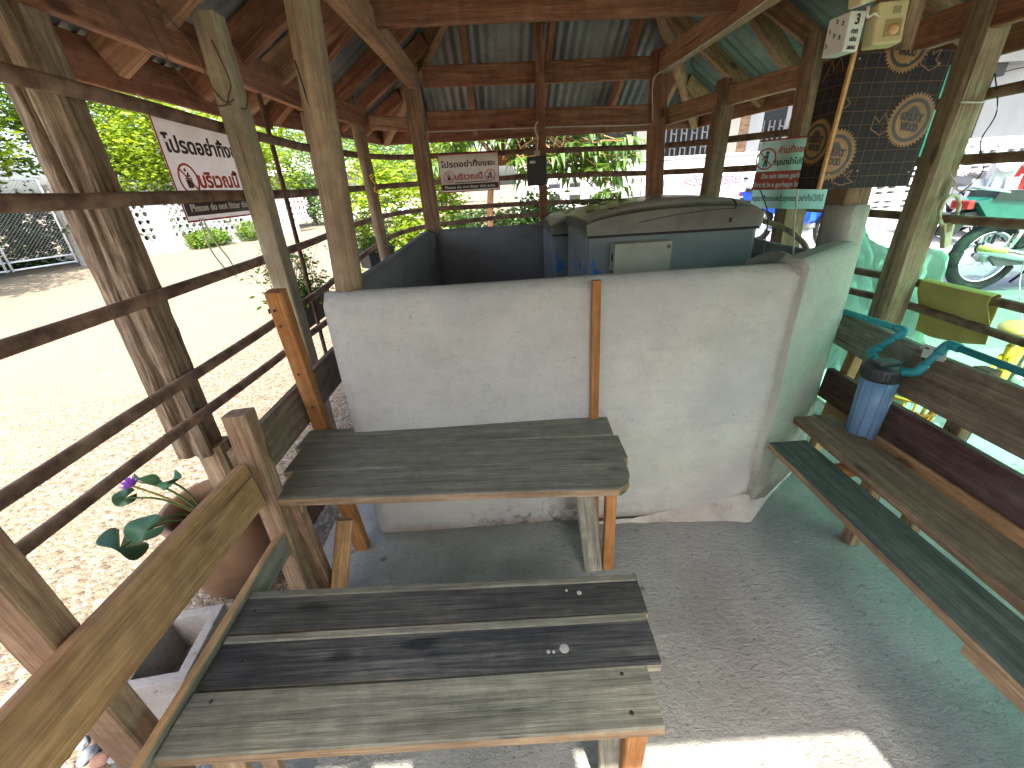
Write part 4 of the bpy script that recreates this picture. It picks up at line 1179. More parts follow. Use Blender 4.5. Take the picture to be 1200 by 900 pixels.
def freezer(loc, rz, w, d, label, panel):
    s = thing('chest_freezer', loc, label, 'freezer', rz=rz)
    W = world_mat(s)
    mb = MB(); mb.box((0, 0, 0.625), (w, d, 1.25), None, 0.02)
    body = mb.build('body', M['frz_body'], s, W)
    mb = MB(); mb.box((-w / 2 - 0.002, 0, 0.62), (0.006, d - 0.05, 1.2), None, 0.002); mb.build('side_skin', M['frz_side'], s, W)
    # lid: shallow dome along x, rounded front and back edges
    vs, fs = [], []
    nx, ny = 48, 20
    hw, hd = w / 2 + 0.012, d / 2 + 0.015
    for i in range(nx + 1):
        u = -1 + 2 * i / nx
        cr = 0.060 + 0.070 * (1 - abs((u - 0.15) / 1.18) ** 2.2)
        er = (1 - abs(u) ** 12)
        for j in range(ny + 1):
            v = -1 + 2 * j / ny
            k = (1 - abs(v) ** 9.0) * (0.5 + 0.5 * er) * (0.86 + 0.14 * (1 - v * v))
            vs.append((u * hw, v * hd, 1.235 + 0.022 + cr * (0.66 + 0.34 * k) * (0.7 + 0.3 * er)))
    n0 = len(vs)
    for i in range(nx):
        for j in range(ny):
            q = i * (ny + 1) + j
            fs.append((q, q + ny + 1, q + ny + 2, q + 1))
    rim = [i * (ny + 1) for i in range(nx + 1)] + [nx * (ny + 1) + j for j in range(1, ny + 1)] + [i * (ny + 1) + ny for i in range(nx - 1, -1, -1)] + [j for j in range(ny - 1, 0, -1)]
    base = len(vs)
    for q in rim:
        x, y, z = vs[q]
        vs.append((x * 0.995, y * 0.995, 1.235))
    for i in range(len(rim)):
        a, b2 = rim[i], rim[(i + 1) % len(rim)]
        fs.append((a, b2, base + (i + 1) % len(rim), base + i))
    fs.append(tuple(base + i for i in range(len(rim))))
    me = bpy.data.meshes.new('lid'); me.from_pydata(vs, [], fs); me.polygons.foreach_set('use_smooth', [True] * (len(fs) - 1) + [False]); me.update()
    lid = link('lid', me, M['frz_lid'], s, W)
    mb = MB(); mb.tube([(-0.22 * w, -hd - 0.001, 1.285), (0.0, -hd - 0.001, 1.312), (0.22 * w, -hd - 0.0, 1.325), (0.335 * w, -hd, 1.325)], 0.0016, 5, 6); mb.build('seam', M['black_plastic'], lid, W)
    mb = MB(); mb.tube([(0.335 * w, -hd, 1.322), (0.340 * w, -hd + 0.005, 1.345), (0.335 * w, -hd + 0.04, 1.368)], 0.004, 6, 4); mb.build('seam', M['black_plastic'], lid, W)
    mb = MB(); mb.box((0.32 * w, -hd + 0.001, 1.272), (0.016, 0.006, 0.022), None, 0.002); mb.build('keyhole', M['black_plastic'], lid, W)
    mb = MB(); mb.box((-0.30 * w, -0.13, 1.358), (0.15, 0.05, 0.012), Matrix.Rotation(-0.16, 3, 'Y'), 0.004); mb.build('grip', M['frz_lid'], lid, W)
    mb = MB(); mb.box((0, -d / 2 - 0.004, 1.228), (w + 0.01, 0.01, 0.012), None, 0.003); mb.build('gasket', M['black_plastic'], s, W)
    if panel:
        mb = MB(); mb.box((-0.18, -d / 2 - 0.05, 1.045), (0.285, 0.10, 0.31), None, 0.006)
        p = mb.build('control_box', M['beige_metal'], s, W)
        mb = MB(); mb.box((-0.055, -d / 2 - 0.1015, 1.175), (0.018, 0.003, 0.018), None, 0.001); mb.build('corner_label', M['rail'], p, W)
        mb = MB(); mb.box((-0.3245, -d / 2 - 0.06, 1.13), (0.004, 0.02, 0.04), None, 0.001); mb.box((-0.3245, -d / 2 - 0.06, 1.03), (0.006, 0.03, 0.07), None, 0.001)
        mb.build('hinge', M['black_plastic'], p, W)
    for (y, z, a, b2) in ((-0.27, 1.02, 0.05, 0.10), (-0.21, 0.99, 0.05, 0.06), (-0.14, 1.06, 0.04, 0.06), (-0.30, 1.10, 0.03, 0.02)):
        mb = MB(); mb.prism([(y - a / 2, z - b2 / 2), (y + a / 2, z - b2 / 2 + 0.012), (y + a / 2 - 0.008, z + b2 / 2), (y - a / 2 + 0.01, z + b2 / 2 - 0.015)], 'x', -w / 2 - 0.0075, -w / 2 - 0.006)
        mb.build('film_scrap', M['blue_film'], s, W)
    for (x, z, a, b2) in ((-w / 2 + 0.05, 1.03, 0.06, 0.10), (-w / 2 + 0.03, 1.10, 0.03, 0.06)):
        mb = MB(); mb.prism([(x - a / 2, z - b2 / 2), (x + a / 2, z - b2 / 2 + 0.02), (x + a / 2 - 0.01, z + b2 / 2 - 0.03), (x - a / 2 + 0.012, z + b2 / 2)], 'y', -d / 2 - 0.0016, -d / 2 - 0.0004)
        mb.build('film_scrap', M['blue_film'], s, W)
    return s
freezer((0.885, 2.545, 0.0), 0.0, 0.87, 0.66, 'nearer grey chest freezer with domed lid and a beige control box on its front', True)
freezer((0.80, 3.30, -0.07), 0.0, 0.88, 0.62, 'farther chest freezer with scraps of blue film, mostly behind the nearer one', False)

def lid_leaves():  # green leaf shapes added in place of foliage reflected in the lids
    rnd = random.Random(15)
    vs, fs = [], []
    for i in range(260):
        far = i % 5 == 0
        x = rnd.uniform(0.40, 0.62) if far else 0.45 + abs(rnd.gauss(0, 0.16))
        y = rnd.uniform(3.02, 3.5) if far else rnd.uniform(2.24, 2.82)
        z = (1.295 if far else 1.362 + 0.055 * min(0.45, x - 0.45) + (0.006 if 2.3 < y < 2.78 else -0.02)) + rnd.uniform(0, 0.012)
        L = rnd.uniform(0.02, 0.05); a = rnd.uniform(0, 6.3); w = L * 0.24
        d = Vector((math.cos(a), math.sin(a), rnd.uniform(-.1, .35))) * L; sd = Vector((-math.sin(a), math.cos(a), rnd.uniform(-.4, .4))) * w
        c = Vector((x, y, z)); b = len(vs)
        vs += [tuple(k - Vector((0.5, 2.5, 1.37))) for k in (c - d / 2, c + sd, c + d / 2, c - sd)]
        fs.append((b, b + 1, b + 2, b + 3))
    me = bpy.data.meshes.new('reflection_leaves'); me.from_pydata(vs, [], fs); me.update()
    o = link('reflection_leaves', me, leafmat('reflection_green_leaf', (0.10, 0.17, 0.05), (0.30, 0.38, 0.16), 0.3), None, Matrix.Translation((0.5, 2.5, 1.37)))
    tag(o, 'small green leaf shapes added as a foliage reflection at the left end of the freezer lids', 'leaves', None, 'stuff')
# ---------------------------------------------------------------- dark meter box on the slender back post
def meter():
    o = (0.325, 3.70, 1.57)
    s = thing('meter_box', o, 'dark box strapped to the slender back post, with a pale label', 'box')
    mb = MB(); mb.box((0, 0, 0), (0.155, 0.055, 0.205), None, 0.006); mb.build('case', plain('dark_grey_plastic', (0.02, 0.02, 0.026), 0.4), s, Matrix.Translation(o))
    mb = MB(); mb.box((-0.035, -0.029, 0.065), (0.045, 0.002, 0.018)); mb.build('sticker', M['white_plastic'], s, Matrix.Translation(o))
    mb = MB(); mb.box((0.005, -0.02, 0.125), (0.045, 0.03, 0.035), None, 0.005); mb.build('socket', plain('cream_socket', (0.5, 0.42, 0.28), 0.5), s, Matrix.Translation(o))
    mb = MB(); mb.tube([(0.0, -0.03, 0.14), (0.01, -0.045, 0.22), (-0.015, -0.05, 0.28), (0.015, -0.05, 0.33), (-0.01, -0.045, 0.30), (0.02, -0.04, 0.22)], 0.0035, 6, 5); mb.build('cable_loop', M['cable_white'], s, Matrix.Translation(o))
    mb = MB(); mb.tube([(0.06, -0.03, -0.10), (0.12, -0.15, -0.16), (0.22, -0.5, -0.22), (0.34, -0.9, -0.205)], 0.003, 6, 5); mb.build('power_cord', M['cable_white'], s, Matrix.Translation(o))
meter()

# cables
def cable(name, pts, r, mat, label, cat='cable', sub=6):
    return tag(tube(name, pts, r, M[mat], None, 7, sub), label, cat)
cable('cable', [(-0.52, 3.768, 1.888), (0.0, 3.768, 1.880), (0.6, 3.768, 1.868), (1.20, 3.768, 1.852), (1.232, 3.745, 1.90), (1.215, 3.74, 2.08), (1.225, 3.70, 2.155), (1.245, 3.4, 2.160), (1.253, 2.9, 2.163), (1.255, 2.3, 2.172), (1.26, 1.7, 2.19)], 0.0042, 'cable_white', 'white cable clipped along the back beams and up the right side beam')
cable('water_hose', [(1.33, 2.55, 1.285), (1.42, 2.45, 1.25), (1.50, 2.30, 1.21), (1.525, 2.15, 1.15), (1.50, 2.05, 1.10)], 0.014, 'cream_wood', 'cream hose drooping beside the right end of the freezer', 'hose')
cable('wire', [(1.62, 2.80, 1.40), (1.50, 2.45, 1.27), (1.30, 2.10, 1.15), (1.18, 1.90, 1.11)], 0.0035, 'cable_black', 'thin black wire slanting down behind the pillar')
cable('wire', [(1.47, 2.2, 1.42), (1.46, 2.15, 1.25), (1.445, 2.08, 1.10)], 0.004, 'cable_white', 'thin pale wire hanging straight down under the plywood box')
cable('rope', [(-1.168, 1.785, 1.44), (-1.175, 1.79, 1.33), (-1.18, 1.845, 1.24), (-1.172, 1.87, 1.21)], 0.003, 'rope', 'left one of two pale strings under the nearer litter sign', 'string')
cable('rope', [(-1.168, 1.80, 1.44), (-1.175, 1.83, 1.36), (-1.18, 1.90, 1.26), (-1.18, 1.905, 1.19)], 0.003, 'rope', 'right one of two pale strings under the nearer litter sign', 'string')
def vine():
    mb = MB()
    random.seed(5)
    mb.tube([(-1.12, 1.85, 2.13), (-1.09, 1.95, 2.02), (-1.10, 2.03, 1.90), (-1.06, 2.02, 1.85), (-1.03, 2.00, 1.87), (-1.02, 2.02, 1.92), (-1.05, 2.03, 2.05)], 0.0028, 5, 6)
    mb.tube([(-1.15, 1.62, 2.12), (-1.14, 1.75, 1.98), (-1.13, 1.86, 1.95), (-1.11, 1.95, 1.86), (-1.09, 2.03, 1.84), (-1.03, 2.03, 1.86)], 0.0022, 5, 6)
    mb.tube([(-1.13, 1.80, 2.12), (-1.13, 1.83, 2.02), (-1.12, 1.85, 1.93)], 0.002, 5, 5)
    mb.tube([(-1.09, 2.05, 1.83), (-1.05, 2.04, 1.845), (-1.01, 2.06, 1.83), (-1.00, 2.09, 1.88)], 0.003, 5, 5)
    return tag(mb.build('vine_twig', M['twig'], None), 'dry vine twigs tangled around the top of the pale cream post', 'twigs')
vine()
cable('wire', [(2.10, 2.05, 1.80), (2.14, 2.02, 1.66), (2.13, 2.03, 1.55), (2.16, 2.0, 1.43), (2.12, 2.03, 1.34)], 0.0025, 'cable_black', 'thin dark wires dangling beside the mossy right post')
cable('bracing_wire', [(1.995, 2.05, 1.705), (2.08, 2.04, 1.70), (2.14, 2.06, 1.715), (2.16, 1.6, 1.79), (2.16, 1.0, 1.81)], 0.004, 'cable_white', 'thin pale wire wrapped round the mossy right post and along the rail')

# ---------------------------------------------------------------- water filter and teal pipe
M['teal_pipe'] = mottled('teal_pvc', (0.015, 0.22, 0.25), (0.03, 0.29, 0.33), 5, 0.35, 0, 0.03)
M['blue_plastic'] = mottled('faded_blue_plastic', (0.13, 0.235, 0.38), (0.18, 0.30, 0.46), 4, 0.35, 0, 0.04, dirt=(0.22, 0.30, 0.40), dirt_amt=0.5)
def wfilter():
    o = (1.505, 1.475, 0.425)
    s = thing('water_filter', o, 'blue water filter canister with black cap hanging above the right bench', 'water filter')
    W = Matrix.Translation(o)
    mb = MB(); mb.lathe([(0.0, 0.0), (0.040, 0.0), (0.050, 0.008), (0.056, 0.13), (0.061, 0.285), (0.0, 0.285)], (0, 0, 0), 32)
    for i in range(10):
        a = 2 * math.pi * i / 10
        mb.tube([(0.052 * math.cos(a), 0.052 * math.sin(a), 0.02), (0.061 * math.cos(a), 0.061 * math.sin(a), 0.28)], 0.003, 6)
    mb.build('canister', M['blue_plastic'], s, W)
    mb = MB(); mb.lathe([(0.0, 0.283), (0.066, 0.283), (0.068, 0.292), (0.068, 0.330), (0.060, 0.342), (0.0, 0.346)], (0, 0, 0), 32)
    for i in range(24):
        a = 2 * math.pi * i / 24
        mb.box((0.068 * math.cos(a), 0.068 * math.sin(a), 0.310), (0.005, 0.006, 0.032), Matrix.Rotation(a, 3, 'Z'))
    mb.build('cap', plain('dusty_black_plastic', (0.035, 0.037, 0.04), 0.45), s, W)
    mb = MB(); mb.box((0, 0, 0.352), (0.085, 0.05, 0.016), None, 0.005); mb.build('head_plate', plain('mossy_plastic', (0.07, 0.085, 0.07), 0.6), s, W)
    br = MB()
    br.box((0.0, 0, 0), (0.085, 0.004, 0.07), None, 0.002)
    bo = br.build('bracket', M['white_plastic'], s, plane_mw((1.632, 1.425, 0.815), (0.08, -1, 0.0), (-0.10, 0, 1)) @ Matrix.Rotation(math.pi / 2, 4, 'X'))
    bm4 = MB()
    for dx in (-0.028, 0.028):
        for dz in (-0.022, 0.022):
            bm4.box((dx, 0.0026, dz), (0.016, 0.0015, 0.006))
    bm4.build('slots', M['black_plastic'], bo, world_mat(bo))
wfilter()
def pipes():
    o = (1.56, 1.5, 0.85)
    s = thing('water_pipe', o, 'teal plastic water pipe with elbows feeding the blue filter', 'pipe')
    def seg(name, pts, r=0.0125):
        mb = MB(); mb.tube([Vector(p) - Vector(o) for p in pts], r, 14); return mb.build(name, M['teal_pipe'], s, Matrix.Translation(o))
    E1, E2, E3, E4 = Vector((1.60, 1.535, 0.880)), Vector((1.545, 1.60, 0.765)), Vector((1.545, 1.385, 0.768)), Vector((1.60, 1.365, 0.888))
    seg('pipe', [(1.60, 2.05, 0.862), E1])
    seg('pipe', [E1, E2])
    seg('pipe', [E2, (1.515, 1.50, 0.752)])
    seg('pipe', [(1.51, 1.44, 0.752), E3])
    seg('pipe', [E3, E4])
    seg('pipe', [E4, (1.605, 0.9, 0.876), (1.605, -0.3, 0.86)])
    for e, a, b in ((E1, Vector((1.60, 2.05, 0.862)), E2), (E2, E1, Vector((1.515, 1.50, 0.752))), (E3, Vector((1.51, 1.44, 0.752)), E4), (E4, E3, Vector((1.605, 0.9, 0.876)))):
        da, db = (a - e).normalized(), (b - e).normalized()
        mb = MB(); mb.tube([p - Vector(o) for p in (e + da * 0.042, e + da * 0.012, e + (da + db) * 0.003, e + db * 0.012, e + db * 0.042)], 0.0165, 14, 3); mb.build('elbow', M['teal_pipe'], s, Matrix.Translation(o))
pipes()

# ---------------------------------------------------------------- cloths, racket, tarp
def towel(u, v):
    y = 1.715 + 0.335 * u
    path = [(2.168, 0.80), (2.165, 0.90), (2.157, 0.944), (2.140, 0.952), (2.116, 0.940), (2.112, 0.90), (2.145, 0.83), (2.166, 0.78), (2.172, 0.70)]
    t = v * (len(path) - 1)
    i = min(int(t), len(path) - 2); f = t - i
    x = path[i][0] * (1 - f) + path[i + 1][0] * f
    z = path[i][1] * (1 - f) + path[i + 1][1] * f
    k = max(0, v - 0.5) * 2
    z += k * (0.02 * (1 - u) - 0.012 * math.sin(u * 3.1) * 2 - 0.02 * u * u)
    x += 0.006 * k * math.sin(u * 14 + 1) + 0.004 * noise.noise(Vector((u * 5, v * 4, 0)))
    return (x, y + 0.01 * k * math.sin(v * 5), z)
tag(cloth('towel', towel, 40, 36, cloth_mat('olive_yellow_cloth', (0.44, 0.36, 0.10), (0.56, 0.47, 0.15))), 'olive yellow towel draped over the right rails', 'towel')

def racket():
    o = (2.085, 2.03, 1.34)
    s = thing('racket', o, 'old cream racket frame without strings hanging beside the mossy right post', 'racket')
    W = Matrix.Translation(o) @ Matrix.Rotation(-0.28, 4, 'Y') @ Matrix.Rotation(0.1, 4, 'Z')
    mt = mottled('worn_cream_plastic', (0.40, 0.34, 0.22), (0.52, 0.45, 0.31), 8, 0.5)
    mb = MB()
    pts = []
    for i in range(28):
        a = math.pi * 2 * i / 28
        pts.append((0.052 * math.cos(a) * (1 - 0.16 * (1 - math.sin(a)) / 2), 0, -0.072 + 0.068 * math.sin(a)))
    mb.tube(pts, 0.0085, 10, 0, 1.0, True)
    mb.build('head', mt, s, W)
    mb = MB(); mb.prism([(-0.030, -0.125), (0.030, -0.125), (0.019, -0.185), (0.016, -0.245), (-0.016, -0.245), (-0.019, -0.185)], 'y', -0.011, 0.011)
    mb.build('handle', mt, s, W)
    mb = MB(); mb.prism([(-0.014, -0.13), (0.014, -0.13), (0.010, -0.17), (-0.010, -0.17)], 'y', -0.0125, 0.0125)
    mb.build('throat_cover', plain('tan_tape', (0.26, 0.19, 0.10), 0.7), s, W)
    mb = MB(); mb.tube([(0.0, 0, -0.004), (0.004, -0.01, 0.05), (0.0, 0.02, 0.10)], 0.002, 6, 4); mb.build('hanging_string', M['rope'], s, W)
racket()

def teal_canopy_mat():
    m, nt, b = newmat('teal_translucent_sheet')
    tr = nd(nt, 'ShaderNodeBsdfTransparent', {0: (0.32, 0.88, 0.56, 1)})
    tl = nd(nt, 'ShaderNodeBsdfTranslucent', {0: (0.16, 0.62, 0.40, 1)})
    ms = nd(nt, 'ShaderNodeMixShader', {0: 0.4})
    nt.links.new(tr.outputs[0], ms.inputs[1]); nt.links.new(tl.outputs[0], ms.inputs[2])
    nt.links.new(ms.outputs[0], nt.nodes['Material Output'].inputs[0])
    return m
M['canopy'] = teal_canopy_mat()
def canopy():
    o = (4.6, 1.0, 0)
    s = thing('translucent_canopy', o, 'teal translucent sheet canopy over the yard on the right, tinting the ground green', 'canopy')
    vs, fs = [], []
    n = 140
    for i in range(n + 1):
        x = 2.45 + 4.6 * i / n
        for y in (-3.2, 3.15):
            vs.append((x, y, 2.75 + 0.02 * math.sin(i * 1.2) + (x - 2.4) * 0.03))
    for i in range(n):
        fs.append((2 * i, 2 * i + 2, 2 * i + 3, 2 * i + 1))
    me = bpy.data.meshes.new('canopy_sheet'); me.from_pydata(vs, [], fs); me.polygons.foreach_set('use_smooth', [True] * len(fs)); me.update()
    link('canopy_sheet', me, M['canopy'], s)
    for x in (2.7, 6.6):
        for y in (-3.1, ):
            beam('pole', (x, y, -0.05), (x, y, 2.74), 0.05, 0.05, M['steel'], s, up=(0, 1, 0))
    beam('pole', (6.6, 3.05, -0.05), (6.6, 3.05, 2.84), 0.05, 0.05, M['steel'], s, up=(0, 1, 0))
    for y in (-3.1, 0.0, 3.05):
        beam('purlin', (2.45, y, 2.70), (7.0, y, 2.83), 0.04, 0.05, M['steel'], s)
canopy()
tarp_m = cloth_mat('pale_teal_plastic', (0.55, 0.74, 0.67), (0.72, 0.84, 0.79), 0.45)
def tarp(u, v):
    # crumpled plastic sheet hung on the outside of the lower right rails
    y = 2.98 - 0.86 * u
    top = 1.20 - 0.22 * u + 0.05 * math.sin(u * 9)
    z = top + (0.10 - top) * v
    f = noise.noise(Vector((u * 6, v * 4, 3))) * 0.10 + abs(noise.noise(Vector((u * 11, v * 5, 8)))) * 0.09 + noise.noise(Vector((u * 25, v * 16, 1))) * 0.02
    return (2.28 + f + 0.12 * v, y + 0.04 * noise.noise(Vector((u * 4, v * 6, 5))), z)
tag(cloth('plastic_sheet', tarp, 60, 60, tarp_m, None, 0.0015), 'crumpled pale teal plastic sheet hanging outside the rails by the right post', 'plastic sheet')
def strip(u, v):
    return (2.205 + 0.10 * u + 0.004 * math.sin(v * 9), 2.45 - 0.02 * u, 1.905 - 0.44 * v)
tag(cloth('plastic_strip', strip, 4, 20, cloth_mat('bright_teal_plastic', (0.10, 0.62, 0.52), (0.14, 0.70, 0.60), 0.6), None, 0.0015), 'narrow bright teal plastic strip hanging between the plywood box and the right post', 'plastic strip')
# ================================================================ PLANTS AND STONES BY THE LEFT BACKREST
def leaf_cloud(pts, size, droop=0.2, aspect=0.45, up=0.5, fold=0.25, seed=1):
    """leaf shaped two-panel faces at the given points"""
    rnd = random.Random(seed)
    vs, fs = [], []
    for p in pts:
        s = size * rnd.uniform(0.6, 1.35)
        a = rnd.uniform(0, 2 * math.pi)
        d = Vector((math.cos(a), math.sin(a), rnd.uniform(-droop - 0.35, 0.45 - droop))).normalized()
        nrm = Vector((rnd.gauss(0, 1), rnd.gauss(0, 1), abs(rnd.gauss(0, 1)) + up)).normalized()
        sd = d.cross(nrm)
        if sd.length < 1e-4: continue
        sd.normalize()
        nn = sd.cross(d)
        w = s * aspect / 2
        b = len(vs)
        p = Vector(p)
        m0 = p + d * s * 0.5 - nn * s * fold * 0.2
        vs += [p, m0 + sd * w + nn * w * fold, p + d * s - nn * s * fold * 0.5, m0 - sd * w + nn * w * fold, m0]
        fs += [(b, b + 1, b + 4), (b + 1, b + 2, b + 4), (b + 2, b + 3, b + 4), (b + 3, b, b + 4)]
    return [tuple(v) for v in vs], fs

def leaves(name, pts, size, mat, parent=None, **k):
    if not pts: return None
    o0 = Vector(pts[0])
    vs, fs = leaf_cloud([Vector(p) - o0 for p in pts], size, **k)
    me = bpy.data.meshes.new(name); me.from_pydata(vs, [], fs); me.update()
    return link(name, me, mat, parent, Matrix.Translation(o0))

def blob_pts(blobs, n, rnd, shell=0.55, clump=0.28, per=14):
    """points in uneven clumps, mostly in the outer part of a set of ellipsoids (c, r)"""
    tot = sum(r[0] * r[1] * r[2] for c, r in blobs) ** 1
    out = []
    for c, r in blobs:
        m = int(n * (r[0] * r[1] * r[2]) / tot)
        k = max(1, m // per)
        for i in range(k):
            d = Vector((rnd.gauss(0, 1), rnd.gauss(0, 1), rnd.gauss(0, 1))).normalized()
            q = rnd.random() ** 0.45 * (1 - shell) + shell * (0.72 + 0.33 * rnd.random())
            q = min(q, 1.1)
            cc = Vector((c[0] + d.x * r[0] * q, c[1] + d.y * r[1] * q, c[2] + d.z * r[2] * q))
            cr = clump * rnd.uniform(0.5, 1.4)
            for j in range(per):
                out.append(cc + Vector((rnd.gauss(0, cr), rnd.gauss(0, cr), rnd.gauss(0, cr * 0.65))))
    return out

M['bark'] = mottled('grey_brown_bark', (0.10, 0.075, 0.055), (0.20, 0.16, 0.12), 9, 0.9, 0, 0.6)
M['leaf_yellow'] = leafmat('sunny_yellow_green_leaf', (0.12, 0.22, 0.012), (0.26, 0.34, 0.022), 0.5)
M['leaf_mid'] = leafmat('mid_green_leaf', (0.06, 0.14, 0.014), (0.15, 0.24, 0.03), 0.45)
M['leaf_dark'] = leafmat('deep_green_leaf', (0.02, 0.055, 0.010), (0.05, 0.10, 0.018), 0.35)
M['leaf_mango'] = leafmat('long_mango_leaf', (0.05, 0.13, 0.018), (0.12, 0.20, 0.045), 0.45, 0.4)
M['leaf_cool'] = leafmat('cool_green_leaf', (0.07, 0.16, 0.05), (0.16, 0.26, 0.09), 0.4)

def tree(name, label, base, h, blobs, n, size, mat, trunk_r=0.12, group=None, seed=1, clump=0.3, category='tree', **k):
    rnd = random.Random(seed)
    t = thing(name, base, label, category, group)
    W = world_mat(t)
    mb = MB()
    top = Vector((rnd.uniform(-.2, .2), rnd.uniform(-.2, .2), h * 0.62))
    mb.tube([(0, 0, -0.1), (0.05, 0.0, h * 0.2), top * 0.7, top], [trunk_r * 1.25, trunk_r, trunk_r * 0.8, trunk_r * 0.45], 9, 4)
    for c, r in blobs:
        e = Vector(c) - Vector(base)
        st = top * rnd.uniform(0.5, 0.95)
        md = (st + e) / 2 + Vector((0, 0, -0.1 * h * rnd.random()))
        mb.tube([st, md, e], [trunk_r * 0.45, trunk_r * 0.3, trunk_r * 0.1], 6, 3)
    mb.build('trunk', M['bark'], t, W)
    pts = blob_pts(blobs, n, rnd, clump=clump)
    leaves('crown', pts, size, mat, t, seed=seed, **k)
    return t

def bush(name, label, base, blobs, n, size, mat, group=None, seed=1, clump=0.12, category='shrub', stems=6, **k):
    rnd = random.Random(seed)
    t = thing(name, base, label, category, group)
    W = world_mat(t)
    mb = MB()
    for i in range(stems):
        c, r = blobs[i % len(blobs)]
        e = Vector(c) - Vector(base) + Vector((rnd.uniform(-.6, .6) * r[0], rnd.uniform(-.6, .6) * r[1], r[2] * rnd.uniform(0.0, .7)))
        mb.tube([(rnd.uniform(-.04, .04), rnd.uniform(-.04, .04), -0.02), e * 0.5 + Vector((0, 0, 0.05)), e], [0.014, 0.01, 0.004], 5, 3)
    mb.build('stem', M['bark'], t, W)
    leaves('foliage', blob_pts(blobs, n, rnd, clump=clump), size, mat, t, seed=seed, **k)
    return t

lid_leaves()
def left_still():
    # clay pot
    o = (-1.245, 1.36, -0.05)
    s = thing('clay_pot', o, 'big round brown clay pot behind the slatted backrest', 'pot')
    W = Matrix.Translation(o)
    mb = MB()
    mb.lathe([(0.0, 0.0), (0.115, 0.0), (0.15, 0.06), (0.185, 0.18), (0.195, 0.28), (0.175, 0.37), (0.165, 0.395), (0.185, 0.42), (0.188, 0.445), (0.168, 0.445), (0.15, 0.40), (0.17, 0.28), (0.12, 0.05), (0.0, 0.05)], (0, 0, 0), 40)
    mb.build('jar', mottled('brown_glazed_clay', (0.13, 0.066, 0.036), (0.25, 0.145, 0.085), 4, 0.55, 0, 0.1, dirt=(0.32, 0.23, 0.16), dirt_amt=0.5), s, W)
    mb = MB(); mb.lathe([(0.0, 0.36), (0.16, 0.36)], (0, 0, 0), 24); mb.build('water', plain('dark_water', (0.012, 0.014, 0.013), 0.06), s, W)
    p = thing('water_lily', (-1.30, 1.25, 0.31), 'water lily with a purple flower and round leaves growing over the pot rim', 'plant')
    P = world_mat(p)
    lm = leafmat('lily_leaf', (0.05, 0.14, 0.07), (0.09, 0.20, 0.11), 0.3, 0.35)
    def pad(c, r, tilt, az, name='leaf'):
        mb = MB()
        vs = [(0, 0, 0)]
        n = 26
        for i in range(n + 1):
            a = 0.18 + (2 * math.pi - 0.36) * i / n
            vs.append((r * math.cos(a), r * math.sin(a) * 0.9, 0.012 * math.sin(3 * a) + 0.016))
        mb._add(vs, [(0, i, i + 1) for i in range(1, n + 1)], True)
        mw = Matrix.Translation(c) @ Matrix.Rotation(az, 4, 'Z') @ Matrix.Rotation(tilt, 4, 'X')
        ob = mb.build(name, lm, p, mw, False)
        so = ob.modifiers.new('thickness', 'SOLIDIFY'); so.thickness = 0.002
        mb = MB(); mb.tube([Vector((-1.26, 1.33, 0.32)), (Vector((-1.26, 1.33, 0.32)) + Vector(c)) / 2 + Vector((0, 0, 0.05)), Vector(c)], 0.004, 6, 5); mb.build('stalk', M['leaf_cool'], p)
    pad((-1.305, 1.03, 0.495), 0.075, 0.9, 2.3)
    pad((-1.27, 1.10, 0.50), 0.055, 0.5, 0.4)
    pad((-1.46, 1.255, 0.52), 0.035, 0.9, 1.0)
    pad((-1.40, 1.30, 0.55), 0.05, 1.0, 3.0)
    pad((-1.31, 1.31, 0.535), 0.04, 0.4, 5.0)
    fm = leafmat('purple_petal', (0.22, 0.07, 0.55), (0.34, 0.13, 0.72), 0.4)
    rnd = random.Random(4)
    vs, fs = [], []
    for i in range(22):
        a = i * 2.4; tl = 0.35 + 0.9 * (i / 22)
        d = Vector((math.cos(a) * math.sin(tl), math.sin(a) * math.sin(tl), math.cos(tl)))
        sd = Vector((-math.sin(a), math.cos(a), 0)) * 0.010
        b = len(vs); L = 0.048
        vs += [tuple(q) for q in (Vector((0, 0, 0)), d * L * 0.5 + sd, d * L, d * L * 0.5 - sd)]
        fs.append((b, b + 1, b + 2, b + 3))
    me = bpy.data.meshes.new('flower'); me.from_pydata(vs, [], fs); me.update()
    link('flower', me, fm, p, Matrix.Translation((-1.425, 1.275, 0.555)) @ Matrix.Rotation(-0.5, 4, 'Y'))
    mb = MB(); mb.tube([(-1.27, 1.34, 0.32), (-1.36, 1.31, 0.46), (-1.425, 1.275, 0.555)], 0.004, 6, 5); mb.build('stalk', plain('yellow_stalk', (0.42, 0.36, 0.08), 0.6), p)
    # hollow concrete block
    o = (-1.20, 0.925, -0.05)
    b = thing('concrete_block', o, 'hollow grey concrete block standing under the tan back plank', 'concrete block', rz=0.12)
    W = world_mat(b)
    cm = concrete_mat('block_concrete', (0.24, 0.225, 0.21), (0.34, 0.32, 0.295), (0.19, 0.175, 0.16), 5, 0.5)
    mb = MB()
    L, D, H, t = 0.21, 0.27, 0.20, 0.034
    mb.box((-L / 2 + t / 2, 0, H / 2), (t, D, H), None, 0.004); mb.box((L / 2 - t / 2, 0, H / 2), (t, D, H), None, 0.004)
    mb.box((0, -D / 2 + t / 2, H / 2), (L - 2 * t + 0.004, t - 0.002, H - 0.002), None, 0.003); mb.box((0, D / 2 - t / 2, H / 2), (L - 2 * t + 0.004, t - 0.002, H - 0.002), None, 0.003)
    mb.box((0, 0, 0.02), (L - 0.02, D - 0.02, 0.03))
    mb.build('block', cm, b, W)
    # river stones
    rnd = random.Random(11)
